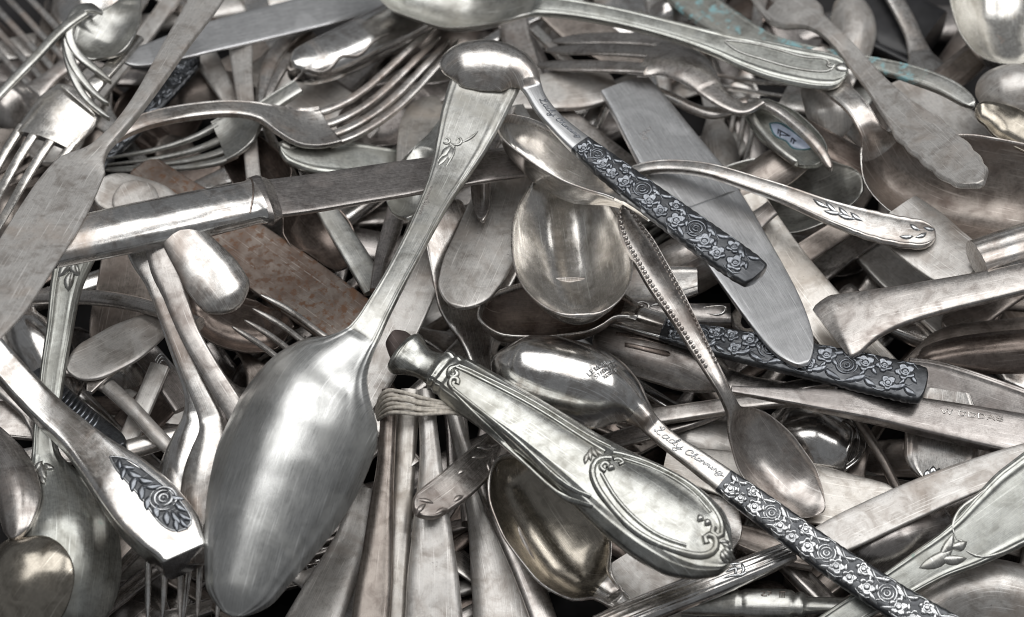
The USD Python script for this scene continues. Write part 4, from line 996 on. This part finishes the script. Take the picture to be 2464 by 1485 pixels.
item('collar_handle', 'round jointed handle with a stamped collar along the bottom edge', 'knife',
     [P(['handle', 'collar', 'shaft'], 'nickel', '1640,1450,56 1740,1452,60 1775,1453,66 1783,1453,56 1790,1453,66 1850,1454,68 1900,1455,66 1915,1456,52 1925,1456,60 1945,1457,40 2000,1458,38 2080,1460,38', cuts=[3, 7], t=[5, 5.5, 6.4, 5.4, 6.4, 6.6, 6.4, 5, 5.8, 3.8, 3.6, 3.6], n=2.2)],
     deco=lambda add, ps: [add('stamped_letters', 'dark_tarnish', sk := Skin(ps[0].lf), cat([cord(sk.inv_many(q), .0002) for q in ([(1830, 1434), (1840, 1440), (1832, 1446), (1845, 1448)], [(1845, 1434), (1855, 1438), (1848, 1446)], [(1876, 1436), (1876, 1452)], [(1881, 1436), (1881, 1452)], [(1886, 1436), (1886, 1452)], [(1876, 1436), (1890, 1436)])]), 'cord')])
item('table_spoon', 'brown grey spoon back in the bottom right corner', 'spoon',
     P(['handle', 'bowl'], 'dull_silver', '2130,1510,50 2210,1462,80 2290,1430,140 2380,1432,180 2470,1450,170 2560,1480,90', cuts=[1], D=10, bowl=(1, 5), r1=60, t=1.6))
item('fiddle_spoon', 'green grey fiddle shaped spoon handle with leaf ornament at lower right', 'spoon',
     P(['handle'], 'nickel_verdigris', '1920,1560,66 1990,1512,68 2070,1460,72 2160,1405,82 2250,1350,96 2330,1305,128 2400,1255,166 2470,1205,196 2560,1140,200', t=2.4, n=4, ridges=[(.78, .45, .045), (.9, .4, .04)], K=64, ns=90),
     deco=lambda add, ps: [add('leaf', 'nickel', sk := Skin(ps[0].lf), leaf(*sk.inv(x, y), l, w, a, .0008)) for x, y, l, w, a in ((2250, 1345, .011, .004, 0), (2275, 1315, .008, .003, -.5), (2290, 1345, .008, .003, .5), (2305, 1312, .005, .003, .2))] +
       [add('scroll', 'nickel', sk := Skin(ps[0].lf), cord(sk.inv_many(q), .0006, taper=True), 'cord') for q in ([(2300, 1300), (2290, 1270), (2300, 1240), (2340, 1200), (2390, 1165)], [(2320, 1325), (2350, 1340), (2400, 1335), (2464, 1305)], [(2300, 1300), (2312, 1306), (2308, 1318), (2298, 1314)])])
item('olive_spoon', 'deep olive brown teaspoon bowl facing up, under the ornate knife handle', 'spoon',
     P(['bowl', 'handle'], ['gold_wash', 'worn_silver'], '1203,1103,60 1222,1128,130 1262,1175,190 1320,1250,226 1375,1330,214 1420,1385,150 1450,1412,70 1480,1440,50 1530,1490,46 1600,1560,50', cuts=[6], D=-12, bowl=(0, 7), r0=70, t=[1.4, 1.4, 1.4, 1.4, 1.4, 1.6, 2.2, 2.6, 2.6, 2.6], n=2.6, dexp=1.0), deco=rim('worn_silver', .0006, 0, .76))
item('striped_handle', 'polished handle with long flutes and leaf band rising from the bottom edge', 'knife',
     P(['handle'], 'polished_silver', '1440,1515,64 1520,1480,68 1620,1440,68 1720,1402,66 1780,1378,62 1850,1350,56 1905,1326,48', t=[6, 6, 6, 6, 5.5, 5, 4], n=2.4, ridges=[(.2, .3, .09), (.48, .3, .08), (.72, .25, .07)], K=72),
     deco=scroll_line([[(1735, 1378), (1755, 1370), (1775, 1368), (1790, 1372)], [(1740, 1405), (1760, 1398), (1780, 1396), (1800, 1384)], [(1745, 1390), (1770, 1380), (1790, 1380)], [(1760, 1370), (1770, 1382), (1765, 1398)], [(1780, 1366), (1788, 1380), (1780, 1398)]], 'relief_silver', .0006))

# ---------------------------------------------------------------- the upper layer
item('floral_handle', 'dark floral handle lying across the lower right under a steel blade tip', 'spoon',
     P(['neck', 'handle'], ['polished_silver', 'oxidised_silver'], '1400,750,30 1460,764,32 1530,780,40 1590,792,50 1660,808,60 1760,830,68 1870,852,76 1980,876,82 2090,900,88 2180,920,88 2230,931,82', cuts=[3], t=[2.2, 2.2, 2.4, 2.8, 3.2, 3.4, 3.6, 3.8, 4, 4, 4], n=3.4, r1=14, scallop=(22, .05, .25, .97), ns=140, K=40),
     deco=lambda add, ps: floral(add, ps[0].lf, .24, .985, 'relief_dark', 5))
item('tilted_spoon', 'dark brown spoon bowl with bright thick rim in the centre, tilted towards the viewer', 'spoon',
     P(['bowl', 'handle'], ['dark_tarnish', 'worn_silver'], '1155,768,50 1180,762,90 1235,752,120 1310,742,138 1390,735,132 1450,732,100 1492,738,56 1530,752,34 1600,775,30', cuts=[6], roll=[-8] * 9, D=-11, bowl=(0, 7), r0=44, t=[1.8, 1.8, 1.8, 1.8, 1.8, 1.8, 2, 2.4, 2.4], dexp=1.0), deco=rim('worn_silver', .0007, 0, .86))
item('steel_knife', 'wide grey steel knife with sloped shoulder and bright rounded tip right of centre', 'knife',
     [P(['handle'], 'steel', '1500,205,118 1520,232,124 1560,290,142 1610,365,160 1665,440,172 1700,490,176', t=3.0, n=7),
      P(['blade'], 'steel', '1660,440,168 1700,492,172 1745,560,168 1795,640,160 1845,720,148 1885,790,128 1915,845,98 1936,882,50', t=1.8, n=7, r1=70)],
     deco=lambda add, ps: [add('stamped_letters', 'dark_steel', sk := Skin(ps[0].lf), block_text('1847', sk.inv(1545, 338), sk.inv(1572, 318), .00006)), add('stamped_letters', 'dark_steel', sk, block_text('N', sk.inv(1552, 348), sk.inv(1561, 342), .00006))])
item('narrow_spreader', 'scratched narrow spreader blade pointing down left of the gleaming bowl', 'knife',
     P(['blade'], 'dull_silver', '1250,340,70 1235,390,104 1215,460,136 1185,550,158 1150,630,160 1120,695,136 1098,742,60', t=1.6, n=6, r1=56))
item('small_spoon', 'small spoon bowl seen edge on, standing left of the big spoon stem', 'spoon',
     P(['handle', 'bowl'], 'nickel', '1120,240,34 1080,290,34 1045,335,36 1020,365,56 1000,400,100 985,450,116 982,500,84 985,530,40', cuts=[3], D=-9, bowl=(3, 7), roll=[0, 0, 0, 10, 20, 22, 20, 15], r1=34, t=1.8))
item('ladle_spoon', 'gleaming deep spoon bowl facing up in the centre of the pile', 'spoon',
     P(['handle', 'bowl'], 'pale_silver', '1240,260,40 1285,340,40 1318,400,60 1334,436,116 1350,480,206 1362,535,262 1376,610,288 1390,690,286 1403,763,280', cuts=[3], D=-15, bowl=(3, 8), t=[2.4, 2.4, 2.2, 1.8, 1.5, 1.5, 1.5, 1.5, 1.5], r1=140, dexp=1.1, n=2.6), lift=.004, deco=rim('worn_silver', .0005, .38, 1.0))
item('salt_spoon', 'tiny slender spoon lying on the scratched spreader', 'spoon',
     P(['handle', 'bowl'], 'warm_silver', '1230,260,22 1212,305,22 1190,345,26 1172,378,34 1160,415,46 1157,460,48 1160,505,36 1161,536,16', cuts=[3], D=-4, bowl=(3, 7), roll=15, r1=24, t=1.4))
item('table_fork', 'dark fork lying face down with three slots, tines pointing left, upper right of centre', 'fork',
     Fork('warm_silver', '1830,245,24,4 1790,262,26,4 1745,245,40,6 1705,210,62,8 1665,170,98,9 1620,148,112,8 1585,142,116,7 1450,132,112,4 1308,134,92,0', 6, 3, t=2.0, fill=3.45, D=2, bowl=3, point=90))
item('scalloped_fork', 'fork with long scallop edged handle resting on the brown spoon at upper right', 'fork',
     Fork('dull_silver', '2364,446,40,2 2335,425,88,2 2285,380,112,2 2225,325,114,2 2160,262,84,2 2105,200,56,3 2050,135,48,5 2000,82,42,8 1962,55,56,8 1930,42,110,6 1905,28,124,5 1870,-10,122,3 1830,-80,112,2', 10, 4, t=2.4, fill=2.1, D=3, bowl=8, r0=40, ridges=[(.88, .5, .05)], scallop=(46, .09, .0, .3), K=52, ns=110))
item('curved_handle', 'slender curved spoon handle with leafy tip arching over the grey spoon bowl', 'spoon',
     P(['handle'], 'worn_silver', '1500,425,22,0 1540,410,24,2 1620,402,28,4 1710,413,32,6 1800,440,36,6 1890,470,42,5 1980,505,54,4 2060,532,66,3 2140,553,72,2 2200,563,70,1 2252,566,48,0', t=[2.6, 2.6, 2.8, 3, 3, 3, 2.8, 2.6, 2.4, 2.4, 2.4], n=2.8, r1=30, scallop=(40, .05, .75, 1), ridges=[(.85, .35, .07)], K=48, ns=100),
     deco=lambda add, ps: [add('scroll', 'relief_silver', sk := Skin(ps[0].lf), leaf(*sk.inv(x, y), l, .0016, a, .0006)) for x, y, l, a in ((1975, 497, .006, .2), (2000, 505, .006, .5), (2005, 518, .006, -.2), (2030, 516, .005, .5), (2035, 528, .006, 0), (2060, 528, .005, .4), (2200, 553, .004, .6), (2215, 572, .004, -.6), (2235, 556, .004, .2), (2180, 575, .004, -.2))])
def beads(add, ps):
    sk = Skin(ps[0].lf); Lm = sk.sp.len[-1]
    for side in (-1, 1):
        ms, s = [], .0008
        while s < .52 * Lm:
            t = sk.sp.t_of(s)
            hw = float(ps[0].lf.sp.frame([t])[4][0]) * float(ps[0].lf.width(np.array([t]))[0])
            r = .0007
            th = np.arange(7) / 7 * 2 * np.pi
            ms.append(pillow(np.c_[s + r * np.cos(th), side * (hw * .80 - .0002) + r * np.sin(th)], r * 1.1))
            s += .00155
        add('bead_edging', 'warm_silver', sk, cat(ms), 'stuff')
item('beaded_spoon', 'slim spoon with bead edged handle and pointed tip, right of centre', 'spoon',
     P(['handle', 'bowl'], 'warm_silver', '1500,500,34,0 1515,545,56,1 1545,600,72,2 1585,670,72,4 1630,745,60,6 1675,825,46,8 1715,895,36,9 1745,950,30,8 1762,985,34,6 1778,1012,84,4 1812,1052,136,2 1856,1108,160,1 1906,1165,146,0 1950,1207,96,0 1984,1230,34,0', cuts=[8], D=-7, bowl=(8, 14), r0=26, r1=34, t=[2.2, 2.2, 2.4, 2.4, 2.6, 2.8, 2.8, 2.8, 2.6, 2, 1.5, 1.5, 1.5, 1.5, 1.5], n=2.6, K=40, ns=110), deco=beads)
item('flared_handle', 'flared fish tail handle end pointing left at the right side', 'fork',
     P(['handle'], 'warm_silver', '1996,800,136 2006,794,150 2026,785,158 2056,772,142 2105,754,114 2180,733,92 2300,706,78 2400,685,72 2540,652,68', t=[1.6, 2.2, 3, 3, 3, 3, 3, 3, 3], n=3.6, K=44))
item('table_knife', 'left knife with polished round handle, dark collar and worn blade', 'knife', slope=.02, lam=25.0, parts=
     [P(['handle'], 'polished_silver', '110,602,92 150,588,100 240,566,104 350,543,105 460,520,104 550,500,100 605,488,98 622,484,108', t=[8, 9, 9.5, 10, 10, 9.5, 9, 9], n=2.15, K=56),
      P(['collar'], 'dark_steel', '620,485,112 634,482,116 648,480,106 665,478,92', t=[8, 8, 6, 3], n=2.4),
      P(['blade'], 'dark_steel', '655,478,92 720,470,92 860,448,90 1000,426,86 1150,403,80 1290,384,74', t=1.8, n=6)],
     deco=lambda add, ps: [add('groove_line', 'dark_tarnish', sk := Skin(ps[0].lf), cord(sk.inv_many([(600, 440), (606, 470), (606, 500), (600, 530)]), .0003), 'cord')])
item('table_fork', 'bright dinner fork arching over the left half with tines pointing up right', 'fork',
     Fork('worn_silver', '270,330,34,0 320,305,34,2 400,281,34,4 490,267,33,6 570,264,34,7 630,274,42,6 675,292,66,4 725,308,92,2 780,305,102,2 840,284,106,3 920,232,106,5 1005,150,98,9 1078,76,76,13', 8, 4, t=2.6, fill=2.75, D=-2, bowl=5, tine_t=2.2), slope=.03)
item('spreader_knife', 'broad butter spreader with flat oval blade at the left edge', 'knife',
     P(['handle', 'blade'], ['dull_silver', 'dull_silver'], '520,-40,84,2 480,25,76,2 430,100,62,3 380,180,48,4 330,255,36,4 285,312,32,3 248,350,36,2 222,376,64,1 195,402,120,0 150,470,156,0 100,555,164,0 45,645,160,0 -5,730,150,0 -50,805,110,0 -80,850,40,0', cuts=[7], t=[2.4, 2.4, 2.6, 3, 3.2, 3.2, 3, 2.4, 1.8, 1.6, 1.6, 1.6, 1.6, 1.6, 1.6], n=4, r1=60, ns=110))
item('tilted_tablespoon', 'pale gold lined spoon bowl tipped on its side under the upper floral spoon', 'spoon',
     P(['bowl', 'handle'], 'pale_silver', '1210,283,40 1232,302,74 1275,330,96 1330,366,106 1390,405,98 1440,436,70 1478,458,44 1510,478,34 1570,520,30', cuts=[6], roll=[-6, -10, -14, -16, -16, -14, -10, -4, 0], D=-12, bowl=(0, 7), r0=44, t=[1.6] * 6 + [2, 2.4, 2.4], dexp=1.0), deco=rim('worn_silver', .0006, 0, .78))
item('top_spoon', 'large smooth spoon at the top edge with threaded handle and cartouche end', 'spoon',
     P(['handle', 'bowl'], ['nickel_verdigris', 'nickel'], '2040,178,50 2020,176,76 1960,168,92 1880,152,92 1800,130,80 1735,110,60 1640,82,46 1540,56,42 1440,34,42 1350,20,44 1285,12,56 1235,2,110 1180,-12,170 1100,-32,212 1010,-58,206 930,-80,140 880,-92,50', cuts=[10], t=[2.4, 2.4, 2.4, 2.4, 2.4, 2.6, 2.8, 3, 3, 3, 2.6, 2, 1.6, 1.5, 1.5, 1.5, 1.5], D=-14, bowl=(10, 16), r0=36, r1=60, n=3, ridges=[(.72, .35, .05), (.88, .35, .05)], K=60, ns=130, dexp=1.0),
     deco=lambda add, ps: [add('cartouche_line', 'nickel', sk := Skin(ps[0].lf), cord(sk.inv_many(q), .0005), 'cord') for q in ([(1745, 106), (1760, 120), (1830, 148), (1900, 168), (1960, 178), (2000, 174), (2008, 164)], [(1745, 104), (1790, 108), (1880, 128), (1960, 146), (1992, 152), (1996, 160)], [(2008, 164), (1996, 168), (1990, 162), (1998, 158)])] +
        [add('shell', 'nickel', Skin(ps[0].lf), leaf(*Skin(ps[0].lf).inv(2024, 172), .005, .004, .2, .0008))])
# the big serving spoon
def big_marks(add, ps):
    sk = Skin(ps[0].lf)
    A, Bm = sk.inv(1014, 522), sk.inv(1021, 503)
    add('stamped_letters', 'dark_steel', sk, block_text('KRUPP', sk.inv(1012, 526), sk.inv(1021, 504), .00012))
    add('stamped_letters', 'dark_steel', sk, block_text('BERNDORF', sk.inv(1028, 489), sk.inv(1041, 457), .00012))
    c = np.array(sk.inv(1024, 496)); a = np.linspace(0, 2 * np.pi, 14)
    add('stamped_emblem', 'dark_steel', sk, cat([cord(np.c_[c[0] + .0009 * np.cos(a), c[1] + .0009 * np.sin(a)], .00012), cord(np.c_[c[0] + .0004 * np.cos(a), c[1] + .0004 * np.sin(a)], .00012)]), 'cord')
    for q in ([(1062, 345), (1075, 352), (1082, 345), (1074, 338), (1068, 344)], [(1085, 350), (1100, 356), (1110, 346), (1104, 338), (1098, 345)], [(1082, 350), (1078, 365), (1064, 380), (1050, 400)], [(1095, 356), (1092, 372), (1084, 390), (1072, 410)], [(1110, 350), (1130, 340), (1150, 322)]):
        add('scroll', 'nickel', sk, cord(sk.inv_many(q), .0005, taper=True), 'cord')
    for x, y, a_ in ((1075, 372, .2), (1086, 378, -.2), (1068, 392, .3)):
        add('leaf', 'nickel', sk, leaf(*sk.inv(x, y), .006, .0022, a_, .0005))
item('serving_spoon', 'big serving spoon with brushed back turned up in the foreground', 'spoon',
     P(['handle', 'bowl'], ['nickel', 'brushed_silver'], '1190,150,170,0 1168,200,166,0 1140,270,154,1 1112,345,128,2 1085,410,98,3 1050,480,72,5 1005,570,60,8 955,665,58,11 905,755,66,13 868,815,86,13 838,850,128,12 805,893,226,9 770,950,306,6 735,1030,352,3 698,1115,358,1 662,1205,332,0 628,1290,282,0 598,1370,220,0 574,1440,160,0 560,1484,110,0', cuts=[9], D=15, bowl=(9, 19), r0=40, r1=64, t=[2.4, 2.4, 2.4, 2.4, 2.6, 3, 3.4, 3.6, 3.4, 3, 2.4, 1.8, 1.6, 1.5, 1.5, 1.5, 1.5, 1.5, 1.5, 1.5], n=2.8, ridges=[(.74, .4, .05), (.9, .35, .04)], K=64, ns=170, dexp=1.15),
     deco=big_marks, slope=.03)
# floral spoon, upper
def lady1(add, ps):
    sk = Skin(ps[0].lf)
    floral(add, ps[0].lf, sk.inv(1400, 350)[0] / sk.sp.len[-1], .99, 'relief_dark', 2)
    add('engraved_lettering', 'relief_dark', sk, script_text('Lady', sk.inv(1297, 247), sk.inv(1330, 288), .00016), 'cord')
    add('engraved_lettering', 'relief_dark', sk, script_text('Charming', sk.inv(1336, 294), sk.inv(1393, 340), .00016), 'cord')
item('floral_spoon', 'spoon with grey floral relief handle, its upturned bowl near the top centre', 'spoon',
     P(['bowl', 'neck', 'handle'], ['worn_silver', 'steel', 'oxidised_silver'], '1060,168,40 1082,162,80 1120,158,108 1180,160,122 1230,172,112 1262,188,80 1278,208,50 1292,236,42 1330,287,42 1366,322,48 1398,350,54 1450,392,62 1540,462,70 1640,536,76 1740,608,80 1800,650,78 1826,669,70', cuts=[6, 10], t=[1.4, 1.4, 1.4, 1.4, 1.4, 1.8, 2.4, 2.6, 2.6, 2.8, 3.2, 3.6, 3.8, 4, 4, 4, 3.6], D=6.5, bowl=(0, 6), r0=44, r1=12, n=3.2, scallop=(22, .05, .5, .97), ns=170, K=44), deco=lady1, slope=.03)
# floral spoon, lower right
def lady2(add, ps):
    sk = Skin(ps[0].lf)
    floral(add, ps[0].lf, sk.inv(1748, 1160)[0] / sk.sp.len[-1], 1.0, 'relief_silver', 4)
    add('engraved_lettering', 'relief_silver', sk, script_text('Lady', sk.inv(1572, 1040), sk.inv(1638, 1088), .0002), 'cord')
    add('engraved_lettering', 'relief_silver', sk, script_text('Charming', sk.inv(1645, 1094), sk.inv(1735, 1150), .0002), 'cord')
    for w, a, b in (('LE Mattheus', (1415, 945), (1486, 885)), ('STAINLESS', (1432, 948), (1486, 902)), ('KOREA', (1452, 947), (1486, 918))):
        add('stamped_letters', 'relief_silver', sk, block_text(w, sk.inv(*a), sk.inv(*b), .00022))
item('floral_spoon', 'spoon with bright floral relief handle running off the lower right and mirror like upturned bowl', 'spoon',
     P(['bowl', 'neck', 'handle'], ['polished_silver', 'worn_silver', 'oxidised_silver'], '1186,862,50 1210,872,120 1262,890,178 1330,910,204 1400,930,206 1460,950,178 1505,970,124 1535,992,74 1565,1022,48 1610,1062,46 1680,1112,54 1742,1158,62 1830,1222,70 1930,1296,75 2050,1380,79 2180,1462,82 2330,1545,84', cuts=[7, 11], t=[1.4, 1.4, 1.4, 1.4, 1.4, 1.5, 1.8, 2.4, 2.8, 2.8, 3, 3.4, 3.8, 4, 4, 4, 4], D=11, bowl=(0, 8), r0=60, n=3.2, scallop=(24, .04, .5, 1), ns=190, K=44, dexp=1.1), deco=lady2, slope=.03)
# ornate knife
def ornate(add, ps):
    sk = Skin(ps[0].lf)
    def c(pts, r=.0008, nm='scroll', tp=False):
        q = sk.inv_many(pts)
        add(nm, 'cast_nickel', sk, cord(q, r, 8, taper=tp), 'cord')

    c([(1100, 905), (1180, 945), (1300, 1010), (1400, 1075), (1455, 1110)], .0007, 'border_line')
    c([(1090, 955), (1160, 1010), (1280, 1110), (1390, 1200), (1420, 1215)], .0007, 'border_line')
    c([(1092, 962), (1155, 1022), (1272, 1124), (1380, 1212), (1425, 1235)], .0006, 'border_line')
    c([(1105, 898), (1190, 938), (1310, 1000), (1410, 1064), (1470, 1095)], .0006, 'border_line')
    c([(1105, 902), (1088, 905), (1080, 918), (1088, 930), (1100, 926), (1098, 916)], .0008)
    c([(1090, 955), (1082, 942), (1090, 932), (1102, 936), (1100, 946)], .0008)
    c([(1470, 1128), (1440, 1130), (1425, 1150), (1428, 1180), (1455, 1225), (1510, 1285), (1580, 1330), (1650, 1352), (1705, 1350), (1722, 1330), (1712, 1308), (1694, 1312), (1698, 1328)], .0010, 'cartouche_line')
    c([(1475, 1110), (1530, 1120), (1610, 1150), (1680, 1195), (1725, 1250), (1738, 1290), (1728, 1310), (1712, 1302), (1716, 1288)], .0010, 'cartouche_line')
    c([(1455, 1160), (1445, 1152), (1450, 1140), (1462, 1142), (1462, 1152)], .0008)
    c([(1475, 1130), (1490, 1128), (1498, 1136), (1488, 1142)], .0007)
    c([(1446, 1165), (1475, 1215), (1525, 1270), (1590, 1315), (1650, 1335)], .0006, 'cartouche_line')
    c([(1500, 1125), (1590, 1155), (1660, 1198), (1708, 1252)], .0006, 'cartouche_line')
    for k, (x, y) in enumerate(((1742, 1318), (1750, 1326), (1754, 1338), (1748, 1348), (1740, 1354))):
        add('shell_lobe', 'nickel', sk, leaf(*sk.inv(x, y), .004, .0016, (k - 2) * .35, .0009))
    for k, (x, y) in enumerate(((1412, 1128), (1420, 1120), (1430, 1114), (1440, 1112))):
        add('shell_lobe', 'nickel', sk, leaf(*sk.inv(x, y), .0045, .0016, 1.2 - k * .35, .0008))
    for x, y in ((1684, 1270), (1702, 1278), (1470, 1150)):
        add('boss', 'nickel', sk, leaf(*sk.inv(x, y), .0024, .0024, 0, .0012))
item('ornate_knife', 'ornate silver knife handle with scrolled oval cartouche, broken off at its flared collar', 'knife',
     [P(['handle'], 'cast_nickel', '1052,888,92 1062,893,104 1070,898,98 1078,903,108 1086,908,104 1096,914,116 1140,942,124 1220,992,132 1310,1052,146 1390,1110,164 1460,1160,188 1530,1208,214 1600,1255,226 1660,1297,212 1705,1328,164 1740,1348,90 1758,1356,50', t=[7, 8, 7.4, 8.4, 8, 9, 9.4, 9.8, 10.2, 10.6, 11, 11.5, 11.5, 10.5, 8, 6, 4], n=2.1, r1=18, K=80, ns=150, ridges=[(.70, .5, .05), (.84, .45, .045)]),
      P(['collar'], 'cast_nickel', '968,846,104 976,851,112 986,857,106 1002,866,84 1022,876,72 1042,885,78 1060,893,96', t=[8, 9, 8, 6.5, 5.6, 6, 7.4], n=2.1, K=40, ns=50),
      P(['blade_stub'], 'rust_brown', '948,806,50 960,824,66 976,848,78', t=5, n=2.3, r0=14)], deco=ornate, slope=.03)
STOP = (' with ', ' in ', ' at ', ' lying', ' under', ' below', ' beside', ' behind', ' on ', ' turned', ' pointing', ' slanting', ' standing', ' running', ' across', ' between', ' facing', ' from', ' rising', ' mostly', ' arching', ' seen', ' crossing', ' left of', ' right of', ' above', ' next', ' showing', ' coming', ' hanging', ' near', ' stamped', ' beneath', ' down', ' leaving', ' overlapping', ' poking', ' whose', ' resting', ' tipped', ',')
def short(label):
    s = label.replace(' of the tied bundle', '')
    for w in STOP:
        s = s.split(w)[0]
    return ' '.join(s.split()[:6]) if len(s.split()) > 1 else ' '.join(label.split(' near')[0].split(',')[0].split()[:6])
WORD = {'polished_silver': 'shiny', 'nickel': 'slender greenish grey', 'worn_silver': 'worn silver', 'dull_silver': 'dull grey', 'warm_silver': 'tarnished', 'brown_tarnish': 'brown tarnished', 'dark_steel': 'dark grey', 'dark_tarnish': 'dark brown'}
inner = IDM[29:150, 36:230]
seen_labels, gone = set(h[5] for h in HEIGHTS if not h[6]), 0
for k, h in enumerate(HEIGHTS):
    if not h[6]:
        continue
    ys, xs = np.nonzero(inner == k)
    if len(ys) < 3:
        stage.RemovePrim(h[1]); gone += 1
        continue
    near = {}
    for y, x in zip(ys, xs):
        for v in inner[max(0, y - 2):y + 3, max(0, x - 2):x + 3].ravel():
            if v >= 0 and not HEIGHTS[v][6]:
                near[v] = near.get(v, 0) + 1
    look = stage.GetPrimAtPath(h[1]).GetChildren()[0]
    look = UsdShade.MaterialBindingAPI(look).GetDirectBinding().GetMaterialPath().name
    kind = stage.GetPrimAtPath(h[1]).GetCustomDataByKey('category')
    ranked = [v for v, _ in sorted(near.items(), key=lambda q: -q[1])]
    for v in ranked[:6]:
        lb = f'{WORD.get(look, "dull")} {kind} low in the gap beside the {short(HEIGHTS[v][5])}'
        if lb not in seen_labels:
            break
    if not ranked or lb in seen_labels:
        if len(ranked) > 1:
            lb = f'{WORD.get(look, "dull")} {kind} deep between the {short(HEIGHTS[ranked[0]][5])} and the {short(HEIGHTS[ranked[1]][5])}'
            lb = ' '.join(lb.split()[:16])
    seen_labels.add(lb)
    stage.GetPrimAtPath(h[1]).SetCustomDataByKey('label', lb)
print('left out', gone)
print('heights mm', round(max(h[4] for h in HEIGHTS) * 1000, 1), len(HEIGHTS))
for h in sorted(HEIGHTS, key=lambda h: -h[4])[:14]:
    print('  ', h[1], [round(float(x) * 1000, 1) for x in h[2:5]])
